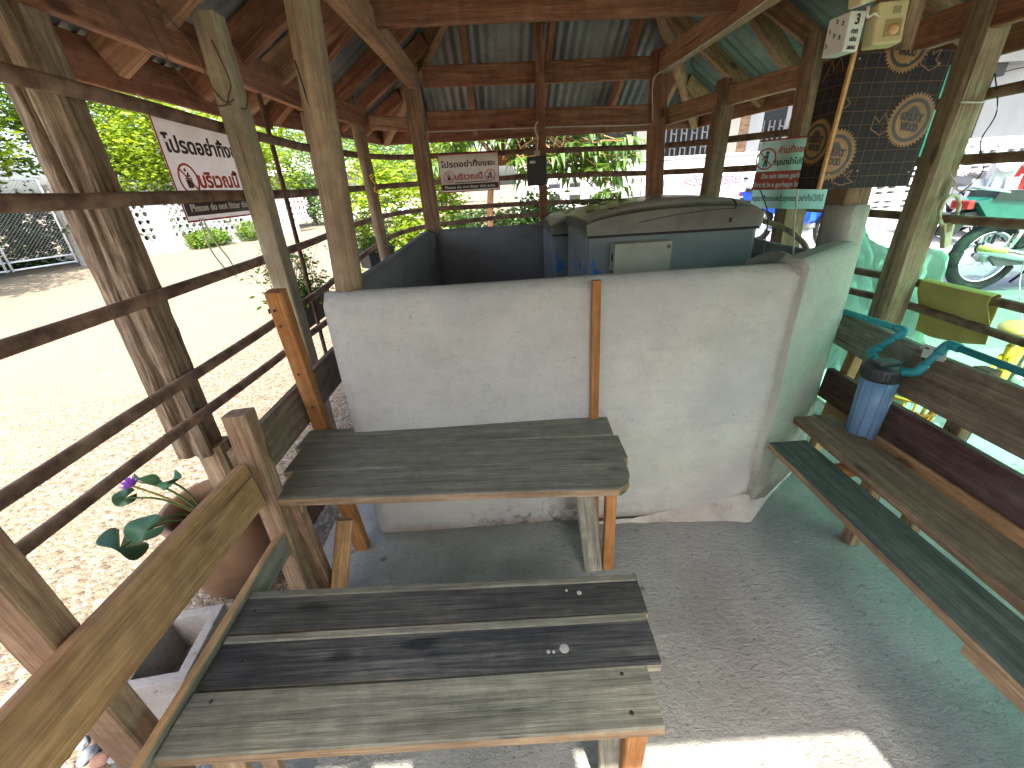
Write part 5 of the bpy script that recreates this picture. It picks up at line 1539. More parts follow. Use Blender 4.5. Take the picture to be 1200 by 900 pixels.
    mats = [mottled('grey_stone', (0.16, 0.16, 0.17), (0.25, 0.25, 0.26), 7, 0.7), mottled('brown_stone', (0.18, 0.13, 0.10), (0.28, 0.21, 0.17), 7, 0.7), mottled('blue_grey_stone', (0.11, 0.125, 0.145), (0.19, 0.205, 0.23), 7, 0.65), mottled('pale_stone', (0.32, 0.29, 0.28), (0.42, 0.39, 0.37), 7, 0.7), mottled('rusty_stone', (0.20, 0.10, 0.065), (0.30, 0.17, 0.12), 7, 0.7)]
    meshes = []
    for i in range(10):
        random.seed(i)
        mb = MB(); mb.ico((0, 0, 0), 1.0, 3, (1.0, 0.72, 0.5), 0.35)
        ob = mb.build('river_stone', mats[i % 5], None)
        meshes.append(ob)
    random.seed(7)
    first = {}
    done = []
    tries = 0
    while len(done) < 78 and tries < 6000:
        tries += 1
        x, y = rnd.uniform(-1.80, -0.96), rnd.uniform(0.58, 1.02)
        if -1.36 < x < -1.04 and 0.74 < y: continue
        r = rnd.choice((0.022, 0.03, 0.04, 0.055, 0.062))
        if any((x - a) ** 2 + (y - c) ** 2 < (0.80 * (r + q)) ** 2 for a, c, q in done): continue
        done.append((x, y, r))
        k = rnd.randrange(10)
        if k not in first: ob = meshes[k]; first[k] = True
        else:
            ob = meshes[k].copy(); COL.objects.link(ob)
        ob.matrix_basis = Matrix.Translation((x, y, -0.05 + r * 0.35)) @ Matrix.Rotation(rnd.uniform(0, 6.3), 4, 'Z') @ Matrix.Rotation(rnd.uniform(-.25, .25), 4, 'X') @ Matrix.Scale(r, 4)
        tag(ob, 'rounded river stone lying on the ground outside the left backrest', 'stone', 'rounded stones beside the left backrest')
    for k, ob in enumerate(meshes):
        if k not in first: bpy.data.objects.remove(ob)
    st = MB(); st.ico((0, 0, 0), 0.055, 3, (1, 0.8, 0.55), 0.3)
    tag(st.build('river_stone', mats[3], None, Matrix.Translation((-1.165, 0.925, 0.01)) @ Matrix.Rotation(0.8, 4, 'Z')), 'pale rounded stone lying inside the hollow concrete block', 'stone')
    # planters hung outside the rails
    for (c, ln, rz, label, sd, mt, lab2) in (((-1.36, 2.80, 0.71), 0.50, math.pi / 2, 'black planter box hung outside the rails beside the pale cream post', 3, 'leaf_mid', 'flowering herb with thin airy stems in the black planter beside the pale cream post'),
                                  ((-1.16, 4.05, 0.86), 0.30, 0.9, 'black planter box hung outside the rails near the slim round pole', 9, 'leaf_mid', 'flowering herb with thin airy stems in the planter near the slim round pole')):
        W = Matrix.Translation(c) @ Matrix.Rotation(rz, 4, 'Z')
        mb = MB()
        w0, w1 = 0.075, 0.09
        mb._add([(-ln / 2 + .02, -w0, 0), (ln / 2 - .02, -w0, 0), (ln / 2 - .02, w0, 0), (-ln / 2 + .02, w0, 0), (-ln / 2, -w1, 0.17), (ln / 2, -w1, 0.17), (ln / 2, w1, 0.17), (-ln / 2, w1, 0.17)], [(0, 1, 2, 3), (0, 1, 5, 4), (1, 2, 6, 5), (2, 3, 7, 6), (3, 0, 4, 7), (4, 5, 6, 7)])
        pb = thing('planter_box', c, label, 'planter')
        mb.build('box', M['black_plastic'], pb, W)
        mb = MB(); mb.box((0, w1 + 0.004, 0.155), (ln * 1.02, 0.008, 0.03), None, 0.003); mb.box((0, -w1 - 0.004, 0.155), (ln * 1.02, 0.008, 0.03), None, 0.003); mb.build('rim', M['black_plastic'], pb, W)
        rnd2 = random.Random(sd)
        pl = thing('potted_herb', (c[0], c[1], c[2] + 0.16), lab2, 'plant')
        mb = MB(); tips = []
        for i in range(60):
            a = Vector((rnd2.uniform(-ln * .45, ln * .45), rnd2.uniform(-.06, .06), 0.16))
            e = a + Vector((rnd2.gauss(0, .08), rnd2.gauss(0, .08), rnd2.uniform(.08, .33)))
            mb.tube([a, (a + e) / 2 + Vector((rnd2.gauss(0, .015), 0, .02)), e], 0.0016, 4, 3)
            tips.append(e)
        mb.build('stems', M['leaf_dark'], pl, W)
        lp = [W @ (t + Vector((rnd2.gauss(0, .022), rnd2.gauss(0, .022), rnd2.gauss(-.01, .02)))) for t in tips for q in range(7)]
        lp += [W @ Vector((rnd2.uniform(-ln * .5, ln * .5), rnd2.gauss(0, .07), rnd2.uniform(.15, .27))) for q in range(900)]
        leaves('foliage', lp, 0.036, M[mt], pl, seed=sd)
        fl2 = [W @ (t + Vector((rnd2.gauss(0, .012), rnd2.gauss(0, .012), .008))) for t in tips if rnd2.random() < .5 for q in range(3)]
        fo = leaves('blossom', fl2, 0.012, leafmat('small_white_petal', (0.5, 0.5, 0.48), (0.62, 0.6, 0.6), 0.3), pl, seed=sd + 1, aspect=0.9)
        fo['kind'] = 'stuff'
left_still()

# ================================================================ LEFT BACKGROUND
def mesh_fence():
    """white framed gate with diamond mesh"""
    a, b = Vector((-13.55, 10.2, -0.05)), Vector((-12.48, 13.05, -0.05))
    s = thing('mesh_gate', tuple((a + b) / 2), 'white framed gate of diamond wire mesh across the gravel', 'gate')
    u = (b - a).normalized(); L = (b - a).length
    mw = plane_mw(a, u, (0, 0, 1))
    H = 2.32
    mb = MB()
    for x in (0.03, L * 0.48, L * 0.52, L - 0.05):
        mb.tube([(x, 0.12, 0), (x, H, 0)], 0.028, 8)
    for y in (0.16, 0.36, H):
        mb.tube([(0, y, 0), (L * 0.50, y, 0)], 0.024, 8); mb.tube([(L * 0.52, y, 0), (L - 0.04, y, 0)], 0.024, 8)
    mb.build('frame', plain('white_gate_paint', (0.60, 0.63, 0.63), 0.4), s, mw)
    mb = MB()
    pit = 0.085
    n = int((L + H) / pit)
    for i in range(-int(H / pit), int(L / pit)):
        for sg in (1, -1):
            x0 = i * pit
            p, q = (x0, 0.36), (x0 + (H - 0.36), H)
            if sg < 0: p, q = (x0, H), (x0 + (H - 0.36), 0.36)
            t0, t1 = 0.0, 1.0
            dx = q[0] - p[0]
            if p[0] < 0: t0 = -p[0] / dx
            if q[0] > L: t1 = (L - p[0]) / dx
            if t1 <= t0: continue
            A = (p[0] + dx * t0, p[1] + (q[1] - p[1]) * t0, 0.004 * sg); B = (p[0] + dx * t1, p[1] + (q[1] - p[1]) * t1, 0.004 * sg)
            mb.tube([A, B], 0.0032, 4)
    mb.build('wire_mesh', M['steel'], s, mw)
    beam('gate_post', b + u * 0.12 + Vector((0, 0, -0.05)), b + u * 0.12 + Vector((0, 0, 2.2)), 0.16, 0.16, concrete_mat('grey_post_concrete', (0.22, 0.21, 0.19), (0.34, 0.33, 0.30), (0.15, 0.15, 0.13), 3, 0.4), s, up=(0, -1, 0))
mesh_fence()

M['white_wall'] = mottled('white_masonry_paint', (0.42, 0.43, 0.44), (0.50, 0.51, 0.52), 1.3, 0.8, 0, 0.06, 0.2, 30, dirt=(0.42, 0.42, 0.38), dirt_amt=0.35)
M['wall_hole'] = plain('dark_block_recess', (0.05, 0.05, 0.05), 0.9)
def breeze_wall():
    a = Vector((-12.30, 13.75, -0.05)); b = Vector((-9.4, 21.0, -0.05))
    s = thing('breeze_block_wall', tuple(a), 'white garden wall of blocks with round holes beyond the gravel', 'wall')
    u = (b - a).normalized(); L = (b - a).length
    mw = plane_mw(a, u, (0, 0, 1))
    # panels of blocks with true round openings between solid piers
    H0, H1, T = 0.42, 1.62, 0.12
    cell = 0.24
    mbs = MB()
    mbs.box((L / 2, H0 / 2, 0), (L, H0, T)); mbs.box((L / 2, H1 + 0.09, 0), (L, 0.18, T))
    x = 0.0
    holes = MB()
    piers = []
    while x < L - 0.2:
        piers.append((x, x + 0.5)); x += 0.5
        nn = 5
        for i in range(nn):
            for j in range(5):
                cx, cy = x + cell * (i + 0.5), H0 + cell * (j + 0.5)
                K = 20
                vs = []
                for z in (T / 2 - 0.01, -T / 2 + 0.01):
                    for k in range(K):
                        an = 2 * math.pi * k / K
                        vs.append((cx + 0.078 * math.cos(an), cy + 0.078 * math.sin(an), z))
                    for k in range(K):
                        an = 2 * math.pi * k / K
                        m_ = max(abs(math.cos(an)), abs(math.sin(an)))
                        vs.append((cx + cell / 2 * math.cos(an) / m_, cy + cell / 2 * math.sin(an) / m_, z))
                fs = []
                for k in range(K):
                    k2 = (k + 1) % K
                    fs += [(k, k2, K + k2, K + k), (2 * K + k, 2 * K + k2, 3 * K + k2, 3 * K + k), (k, k2, 2 * K + k2, 2 * K + k)]
                mbs._add(vs, fs)
        x += nn * cell
    for p0, p1 in piers:
        mbs.box(((p0 + p1) / 2, (H0 + H1) / 2, 0), (p1 - p0, H1 - H0, T))
    mbs.build('masonry', M['white_wall'], s, mw)
breeze_wall()

# trees behind gate and wall; they stand apart and can be told from one another
rnd = random.Random(2)
tree('leafy_tree', 'tall dark tree hanging over the mesh gate, deep shade under its crown', (-15.4, 12.0, -0.05), 6.5, [((-13.9, 12.6, 4.6), (1.5, 1.8, 1.4)), ((-15.2, 12.2, 4.2), (1.9, 2.2, 1.7)), ((-14.4, 13.8, 3.6), (1.3, 1.4, 1.3)), ((-15.6, 10.6, 3.8), (1.6, 1.6, 1.5)), ((-15.0, 12.2, 1.8), (1.2, 2.0, 1.2))], 13000, 0.20, M['leaf_mid'], 0.2, 'trees beyond the gravel', 3, 0.26)
tree('leafy_tree', 'broad bright yellow green tree spilling over the white block wall', (-13.6, 17.0, -0.05), 6.0, [((-13.0, 16.6, 4.0), (1.9, 2.2, 1.8)), ((-12.3, 15.6, 3.0), (1.2, 1.5, 1.2)), ((-12.6, 18.6, 3.6), (1.6, 1.8, 1.6)), ((-13.6, 15.0, 4.9), (1.6, 1.6, 1.3)), ((-12.2, 17.8, 2.3), (0.9, 1.6, 0.8))], 22000, 0.17, M['leaf_yellow'], 0.18, 'trees beyond the gravel', 4, 0.24)
tree('leafy_tree', 'yellow green tree rising behind the far end of the block wall', (-12.6, 22.0, -0.05), 5.5, [((-11.9, 21.5, 3.6), (1.9, 2.2, 1.7)), ((-10.9, 22.6, 2.6), (1.3, 1.5, 1.3)), ((-11.6, 20.2, 3.0), (1.2, 1.4, 1.2))], 9000, 0.19, M['leaf_yellow'], 0.15, 'trees beyond the gravel', 5, 0.26)
tree('leafy_tree', 'dark tree at the far left edge beside the mesh gate', (-14.2, 8.4, -0.05), 5.5, [((-12.3, 11.2, 3.3), (0.9, 1.0, 1.0)), ((-13.6, 9.0, 3.4), (1.6, 1.8, 1.5)), ((-12.6, 10.2, 4.2), (1.4, 1.3, 1.1)), ((-14.0, 10.6, 3.8), (1.4, 1.3, 1.2))], 12000, 0.19, M['leaf_yellow'], 0.16, 'trees beyond the gravel', 6, 0.24)
tree('shade_tree', 'tree outside the picture on the left that shades the gravel before the gate', (-12.6, 5.0, -0.05), 5.5, [((-11.8, 5.4, 4.2), (2.2, 2.2, 1.2)), ((-11.2, 7.2, 4.4), (1.6, 1.6, 1.0)), ((-13.0, 7.6, 4.3), (1.8, 1.6, 1.0))], 7000, 0.22, M['leaf_mid'], 0.16, 'trees beyond the gravel', 8, 0.3)
for i, (x, y, sx, sy, sz, sd) in enumerate(((-10.9, 16.7, 0.55, 1.0, 0.32, 21), (-10.1, 18.7, 0.55, 1.2, 0.42, 22))):
    bush('border_shrub', ['low green border shrub at the foot of the block wall, nearer one', 'low green border shrub at the far end of the block wall'][i], (x, y, -0.05), [((x, y, sz * 0.8), (sx, sy, sz))], 2600, 0.12, M['leaf_mid'], 'border shrubs along the block wall', sd, 0.12)
bush('dark_hedge', 'dark green hedge filling the view through the mesh gate', (-14.6, 12.6, -0.05), [((-14.6, 12.2, 1.0), (0.9, 2.4, 1.3)), ((-14.0, 13.9, 1.0), (0.7, 0.9, 1.2))], 6500, 0.19, M['leaf_dark'], 'hedges behind gate and wall', 51, 0.2, 'hedge')
bush('dark_hedge', 'dark green hedge close behind the white block wall', (-12.2, 17.5, -0.05), [((-12.6, 15.2, 0.8), (0.6, 1.9, 1.0)), ((-11.5, 18.0, 0.8), (0.6, 1.9, 1.0)), ((-10.5, 20.4, 0.8), (0.6, 1.5, 1.0))], 8000, 0.18, M['leaf_dark'], 'hedges behind gate and wall', 52, 0.2, 'hedge')
# far greenery and house at the back left
tree('leafy_tree', 'pale green tree in front of the tiled house roof', (-10.2, 25.0, -0.05), 4.5, [((-10.0, 24.8, 2.6), (1.3, 1.3, 1.3)), ((-10.6, 25.6, 1.4), (1.2, 1.2, 1.2)), ((-9.4, 24.8, 1.1), (1.0, 1.0, 1.1))], 5200, 0.19, M['leaf_cool'], 0.1, 'trees at the back left', 31, 0.22)
tree('leafy_tree', 'feathery green tree above the parked car', (-6.6, 27.5, -0.05), 5.5, [((-6.4, 27.2, 3.3), (1.8, 1.6, 1.5)), ((-5.2, 27.6, 2.6), (1.2, 1.2, 1.2)), ((-8.0, 28.0, 3.8), (1.3, 1.3, 1.2))], 6000, 0.2, M['leaf_cool'], 0.12, 'trees at the back left', 32, 0.3)
tree('leafy_tree', 'tall green tree behind the tiled house', (-15.0, 40.0, -0.05), 10, [((-15.0, 39.0, 7.0), (3.5, 3, 3)), ((-19.0, 40.0, 5.0), (3.5, 3, 3.5)), ((-10.5, 41.0, 5.5), (3, 3, 2.6)), ((-5.0, 44.0, 5.0), (4.0, 3, 2.6))], 9000, 0.42, M['leaf_yellow'], 0.25, 'trees at the back left', 33, 0.5)
def house():
    o = (-12.4, 33.0, -0.05)
    s = thing('tiled_house', o, 'pale house with a low grey tiled roof, far at the back left', 'house')
    W = Matrix.Translation(o)
    mb = MB(); mb.box((0, 0, 1.35), (6.0, 5.0, 2.7)); mb.build('wall', M['white_wall'], s, W)
    mb = MB(); mb._add([(-3.6, -3.3, 2.72), (3.6, -3.3, 2.72), (3.6, 3.3, 2.72), (-3.6, 3.3, 2.72), (-2.0, 0, 4.15), (2.0, 0, 4.15)], [(0, 1, 5, 4), (1, 2, 5), (2, 3, 4, 5), (3, 0, 4), (0, 3, 2, 1)]); mb.build('roof', mottled('grey_roof_tiles', (0.30, 0.28, 0.27), (0.42, 0.40, 0.38), 3, 0.8), s, W)
    for x in (-1.7, 0.2, 1.9):
        mb = MB(); mb.box((x, -2.53, 1.6), (0.9, 0.08, 1.1)); w = mb.build('window', plain('window_frame_white', (0.55, 0.55, 0.55), 0.5), s, W)
        mb = MB(); mb.box((x, -2.58, 1.6), (0.74, 0.02, 0.94)); mb.build('pane', plain('dark_window_glass', (0.03, 0.035, 0.04), 0.1), w, W)
house()
def car():
    o = (-6.2, 23.6, -0.05)
    s = thing('parked_car', o, 'white car parked at the back left, half hidden by poles and shrubs', 'car', rz=0.25)
    W = world_mat(s)
    wm = plain('white_car_paint', (0.66, 0.66, 0.70), 0.25)
    mb = MB(); mb.prism([(-2.1, 0.28), (2.1, 0.28), (2.15, 0.62), (1.95, 0.80), (1.05, 0.92), (0.55, 1.38), (-1.05, 1.42), (-1.75, 0.98), (-2.1, 0.92)], 'y', -0.84, 0.84)
    body = mb.build('body', wm, s, W)
    gl = plain('dark_car_glass', (0.02, 0.025, 0.03), 0.08)
    for y in (-0.845, 0.845):
        mb = MB(); mb.prism([(-1.45, 0.98), (0.90, 0.96), (0.50, 1.30), (-1.0, 1.34)], 'y', y - 0.004, y + 0.004); mb.build('window', gl, s, W)
    mb = MB(); mb.prism([(1.10, 0.93), (1.12, 0.95), (0.62, 1.38), (0.60, 1.36)], 'y', -0.72, 0.72); mb.build('windscreen', gl, s, W)
    for x in (-1.35, 1.35):
        for y in (-0.80, 0.80):
            mb = MB(); mb.lathe([(0.0, -0.1), (0.32, -0.1), (0.32, 0.1), (0.0, 0.1)], (x, y, 0.32), 20, 'y'); wh = mb.build('wheel', M['tyre'], s, W)
            mb = MB(); mb.lathe([(0.0, -0.11), (0.2, -0.11), (0.2, 0.11), (0.0, 0.11)], (x, y, 0.32), 16, 'y'); mb.build('rim', M['steel'], wh, W)
    for y in (-0.6, 0.6):
        mb = MB(); mb.box((2.12, y, 0.68), (0.08, 0.3, 0.14), None, 0.02); mb.build('headlight', M['white_plastic'], s, W)
        mb = MB(); mb.box((-2.1, y, 0.75), (0.06, 0.3, 0.14), None, 0.02); mb.build('tail_light', plain('red_lens', (0.5, 0.03, 0.03), 0.2), s, W)
car()
# ================================================================ BACK
bush('garden_shrub', 'bright yellow green shrub between the slim pole and the dark back corner post', (-1.7, 7.2, -0.05), [((-1.75, 7.2, 1.15), (0.55, 0.55, 0.85)), ((-1.45, 7.0, 0.5), (0.6, 0.5, 0.55)), ((-2.0, 7.3, 1.75), (0.35, 0.35, 0.4))], 5200, 0.10, M['leaf_yellow'], 'shrubs behind the pavilion', 41, 0.11)
bush('garden_shrub', 'bright shrub just left of the farther litter sign', (-0.95, 8.0, -0.05), [((-0.98, 8.0, 1.0), (0.32, 0.5, 0.9)), ((-0.9, 8.0, 2.0), (0.5, 0.4, 0.35))], 3800, 0.10, M['leaf_yellow'], 'shrubs behind the pavilion', 42, 0.11)
bush('garden_shrub', 'cool green shrub under the farther litter sign', (-0.25, 7.6, -0.05), [((-0.35, 7.6, 0.75), (0.65, 0.5, 0.42)), ((0.25, 7.5, 0.62), (0.45, 0.4, 0.45))], 4200, 0.10, M['leaf_cool'], 'shrubs behind the pavilion', 43, 0.11)
bush('garden_shrub', 'cool green shrub behind the dark meter box', (0.9, 7.4, -0.05), [((0.85, 7.4, 0.72), (0.55, 0.5, 0.50)), ((0.65, 7.6, 1.05), (0.35, 0.4, 0.25))], 3400, 0.11, M['leaf_cool'], 'shrubs behind the pavilion', 44, 0.11)
# young mango tree: long hanging leaves in whorls
def mango():
    base = (-0.13, 7.0, -0.05)
    t = thing('mango_tree', base, 'mango tree with long drooping leaves behind the meter box', 'tree')
    W = world_mat(t)
    rnd = random.Random(77)
    mb = MB()
    mb.tube([(0, 0, 0), (0.0, 0.0, 1.2), (0.15, 0, 1.9), (0.35, 0, 2.3)], [0.055, 0.05, 0.045, 0.03], 9, 4)
    tips = []
    vs, fs = [], []
    for i in range(120):
        tx = rnd.uniform(-0.7, 1.95) if i % 3 else rnd.uniform(0.9, 1.9); tz = rnd.uniform(1.62, 2.75) - 0.12 * abs(tx - 0.9); ty = rnd.uniform(-0.9, 0.5)
        if i % 4 == 0 and tx > 0.8: tz -= 0.25
        if -0.35 < tx < 0.35 and tz < 1.9: continue
        tips.append(Vector((tx, ty, tz)))
        st = Vector((0.2, 0, 1.8)) if i % 2 else Vector((0.33, 0, 2.25))
        mb.tube([st, (st + tips[-1]) / 2 + Vector((0, 0, 0.12)), tips[-1]], [0.02, 0.012, 0.006], 5, 3)
        for q in range(12):
            a = rnd.uniform(0, 6.28)
            L = rnd.uniform(0.22, 0.40)
            out = Vector((math.cos(a), math.sin(a), 0))
            p0 = tips[-1] + Vector((0, 0, rnd.uniform(-0.06, 0.05)))
            p1 = p0 + out * L * 0.55 + Vector((0, 0, rnd.uniform(-0.02, 0.05) - 0.02))
            p2 = p1 + out * L * 0.22 + Vector((0, 0, -L * rnd.uniform(0.35, 0.6)))
            sd = Vector((-math.sin(a), math.cos(a), 0)) * rnd.uniform(0.024, 0.040)
            b = len(vs)
            m1 = p0 * 0.55 + p1 * 0.45
            vs += [tuple(v) for v in (p0, m1 + sd, p1 + sd, p2, p1 - sd, m1 - sd, m1 - Vector((0, 0, 0.008)), p1 - Vector((0, 0, 0.008)))]
            fs += [(b, b + 1, b + 6), (b + 1, b + 2, b + 7, b + 6), (b + 2, b + 3, b + 7), (b + 3, b + 4, b + 7), (b + 4, b + 5, b + 6, b + 7), (b + 5, b, b + 6)]
    mb.build('trunk', plain('orange_brown_bark', (0.25, 0.13, 0.06), 0.85), t, W)
    me = bpy.data.meshes.new('crown'); me.from_pydata(vs, [], fs); me.update()
    link('crown', me, M['leaf_mango'], t, W)
mango()

def perimeter():
    s = thing('perimeter_wall', (5.0, 9.36, -0.05), 'white perimeter wall with rows of slot openings behind the pavilion', 'wall')
    zt = 1.75
    T = 0.12
    mb = MB()
    y0 = 9.30
    # slots: real openings in pairs; wall built as strips between them
    def band(x0, x1, rows, pairs, sw, gap, pitch):
        zs = sorted(rows)
        prev = -0.05
        for z, hgt in zs:
            mb.box(((x0 + x1) / 2, y0 + T / 2, (prev + z) / 2), (x1 - x0, T, z - prev))
            x = x0
            for p in pairs:
                if p <= x or p + sw > x1: continue
                mb.box(((x + p) / 2, y0 + T / 2, z + hgt / 2), (p - x, T, hgt)); x = p + sw
            mb.box(((x + x1) / 2, y0 + T / 2, z + hgt / 2), (x1 - x, T, hgt))
            prev = z + hgt
        mb.box(((x0 + x1) / 2, y0 + T / 2, (prev + zt) / 2), (x1 - x0, T, zt - prev))
    prs = []
    x = 1.05
    while x < 3.3:
        prs.append(x); x += 0.42
    band(0.4, 3.38, [(0.62, 0.11), (0.86, 0.11), (1.10, 0.11), (1.34, 0.11)], prs, 0.24, 0, 0)
    mb.box((4.30, y0 + T / 2, (zt - 0.05) / 2), (1.84, T, zt + 0.05))
    prs = []
    x = 5.42
    while x < 15.6:
        prs += [x, x + 0.24]; x += 0.62
    rows = []
    for z in (0.58, 0.86, 1.14, 1.42):
        rows += [(z, 0.055), (z + 0.10, 0.055)]
    band(5.22, 16.0, rows, prs, 0.17, 0, 0)
    mb.build('masonry', M['white_wall'], s)
    mb = MB(); mb.box((8.2, y0 + T / 2, zt + 0.02), (15.7, T + 0.06, 0.05), None, 0.008); mb.build('coping', M['white_wall'], s)
perimeter()
def banner():
    o = (3.40, 9.24, 1.48)
    s = thing('warning_banner', o, 'white banner with a red warning line and grey Thai text on the perimeter wall', 'banner')
    mw = plane_mw(o, (1, 0, 0), (0, 0, 1))
    w, h = 1.92, 0.72
    mb = MB(); mb.box((w / 2, -h / 2, -0.003), (w, h, 0.006)); mb.build('panel', plain('white_banner_vinyl', (0.46, 0.47, 0.50), 0.5), s, mw)
    rm = plain('faded_red_ink', (0.30, 0.06, 0.09), 0.5); gm = plain('faded_grey_ink', (0.09, 0.10, 0.14), 0.5)
    text_mesh('lettering', 'ระวังอันตราย', 0.26, rm, s, mw @ Matrix.Translation((0.96, -0.16, 0.004)), 1.16, 0.004)
    text_mesh('lettering', 'กรุณาเลือกรายด้วย', 0.19, gm, s, mw @ Matrix.Translation((0.94, -0.34, 0.004)), 1.18, 0.003)
    part_flat('pictogram', [disc(1.66, -0.18, 0.055, 16), stroke((1.61, -0.16), (1.71, -0.16), 0.03)], 0.001, gm, s, mw)
banner()

def building():
    s = thing('service_building', (7.5, 12.5, -0.05), 'grey building behind the white wall, with dark grilles, columns and a framed picture', 'building')
    wm = mottled('pale_grey_render', (0.36, 0.375, 0.37), (0.44, 0.455, 0.45), 1.0, 0.85, 0, 0.05)
    cm = mottled('cream_column_paint', (0.46, 0.44, 0.37), (0.55, 0.53, 0.46), 1.5, 0.8, 0, 0.05)
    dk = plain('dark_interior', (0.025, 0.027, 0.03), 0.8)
    mb = MB(); mb.box((7.7, 13.4, 2.2), (13.0, 3.6, 4.5)); mb.build('wall', wm, s)
    mb = MB(); mb.box((7.7, 11.56, 0.65), (13.0, 0.05, 1.5)); mb.build('slot_shade_backing', plain('slot_shade_grey', (0.07, 0.07, 0.075), 0.8), s)  # dark sheet added so the wall slots in front look shaded
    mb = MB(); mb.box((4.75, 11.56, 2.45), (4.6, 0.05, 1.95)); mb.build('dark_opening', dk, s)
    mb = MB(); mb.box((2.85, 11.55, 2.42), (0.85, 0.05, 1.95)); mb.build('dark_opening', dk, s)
    gm = mottled('grey_concrete_grille', (0.20, 0.20, 0.20), (0.30, 0.30, 0.29), 6, 0.7)
    mb = MB()
    x = 4.0
    while x < 5.45:
        mb.tube([(x, 11.42, 1.5), (x, 11.42, 2.5)], 0.022, 5); mb.tube([(x + 0.12, 11.42, 1.5), (x + 0.12, 11.42, 2.5)], 0.018, 5)
        for z in (1.72, 2.02, 2.32):
            mb.tube([(x, 11.42, z + 0.03), (x + 0.12, 11.42, z)], 0.016, 5)
        x += 0.25
    mb.build('grille', gm, s)
    mb = MB()
    x = 6.35
    while x < 7.6:
        mb.tube([(x, 11.42, 1.5), (x, 11.42, 2.5)], 0.022, 5); mb.tube([(x + 0.12, 11.42, 1.5), (x + 0.12, 11.42, 2.5)], 0.018, 5)
        for z in (1.75, 2.05, 2.35):
            mb.tube([(x, 11.42, z + 0.03), (x + 0.12, 11.42, z)], 0.016, 5)
        x += 0.25
    mb.build('grille', gm, s)
    for x0, x1, m_ in ((3.35, 3.82, cm), (5.52, 5.76, cm), (5.77, 5.98, M['brown_wood']), (5.99, 6.30, wm), (2.30, 2.42, wm)):
        mb = MB(); mb.box(((x0 + x1) / 2, 11.33, 2.1), (x1 - x0, 0.3, 4.2)); mb.build('column', m_, s)
    mb = MB(); mb.box((7.0, 11.45, 3.6), (11.4, 0.5, 0.5)); mb.build('beam', wm, s)
    mb = MB(); mb.box((8.2, 10.75, 4.05), (15.0, 2.6, 0.14)); mb.build('porch_roof', wm, s)
    mb = MB(); mb.tube([(11.62, 11.40, 0.3), (11.62, 11.40, 3.9)], 0.05, 8); mb.build('downpipe', plain('black_pipe', (0.02, 0.02, 0.022), 0.5), s)
    mb = MB(); mb.box((11.55, 11.40, 3.35), (0.55, 0.2, 0.5), None, 0.03); mb.build('meter_cabinet', plain('black_cabinet', (0.02, 0.02, 0.022), 0.5), s)
    mb = MB(); mb.tube([(9.0, 11.42, 3.25), (10.5, 11.40, 3.28), (11.6, 11.38, 3.4), (12.5, 11.40, 3.35)], 0.018, 6, 5); mb.tube([(11.3, 11.38, 3.2), (11.5, 11.36, 3.0), (11.7, 11.36, 3.15), (12.6, 11.36, 3.3)], 0.014, 6, 5); mb.build('cable', M['cable_black'], s)
    # framed picture
    f = thing('framed_picture', (11.36, 11.50, 1.85), 'brown framed picture with an orange shape on the grey building wall', 'picture')
    F = Matrix.Translation((11.36, 11.555, 2.15))
    mb = MB()
    for c, z in (((0, 0, 0.36), (0.74, 0.05, 0.06)), ((0, 0, -0.36), (0.74, 0.05, 0.06)), ((-0.34, 0, 0), (0.06, 0.05, 0.66)), ((0.34, 0, 0), (0.06, 0.05, 0.66))):
        mb.box(c, z)
    mb.build('frame', plain('dark_brown_frame', (0.06, 0.03, 0.018), 0.5), f, F)
    mb = MB(); mb.box((0, 0.005, 0), (0.62, 0.02, 0.66)); mb.build('print', mottled('muted_teal_print', (0.18, 0.22, 0.17), (0.26, 0.22, 0.15), 4, 0.5), f, F)
    mb = MB(); mb.lathe([(0, -0.002), (0.16, 0.0), (0.16, 0.004), (0, 0.004)], (0.03, -0.008, -0.13), 20, 'y'); mb.build('orange_shape', plain('orange_print', (0.35, 0.13, 0.05), 0.5), f, F)
building()

# ================================================================ MOTORCYCLES AND BICYCLES ON THE RIGHT
def wheel_parts(parent, W, c, r, tyre_r, rimmat, spokes=20, wid=0.02, gear=True):
    mb = MB()
    pts = [(c[0] + (r - tyre_r) * math.cos(2 * math.pi * i / 36), c[1], c[2] + (r - tyre_r) * math.sin(2 * math.pi * i / 36)) for i in range(36)]
    mb.tube(pts, tyre_r, 10, 0, 1.0, True)
    wh = mb.build('wheel', M['tyre'], parent, W)
    mb = MB()
    rr = r - tyre_r * 1.9
    pts = [(c[0] + rr * math.cos(2 * math.pi * i / 36), c[1], c[2] + rr * math.sin(2 * math.pi * i / 36)) for i in range(36)]
    mb.tube(pts, tyre_r * 0.42, 6, 0, 1.4, True)
    mb.build('rim', rimmat, wh, W)
    mb = MB()
    for i in range(spokes):
        a = 2 * math.pi * i / spokes
        b = a + (0.5 if i % 2 else -0.5)
        mb.tube([(c[0] + 0.03 * math.cos(b), c[1] + wid * (1 if i % 4 < 2 else -1), c[2] + 0.03 * math.sin(b)), (c[0] + rr * math.cos(a), c[1], c[2] + rr * math.sin(a))], 0.0016, 4)
    mb.build('spokes', M['chrome'], wh, W)
    mb = MB(); mb.lathe([(0, -0.05), (0.035, -0.05), (0.045, -0.02), (0.045, 0.02), (0.035, 0.05), (0, 0.05)], c, 16, 'y'); mb.build('hub', M['steel'], wh, W)
    return wh
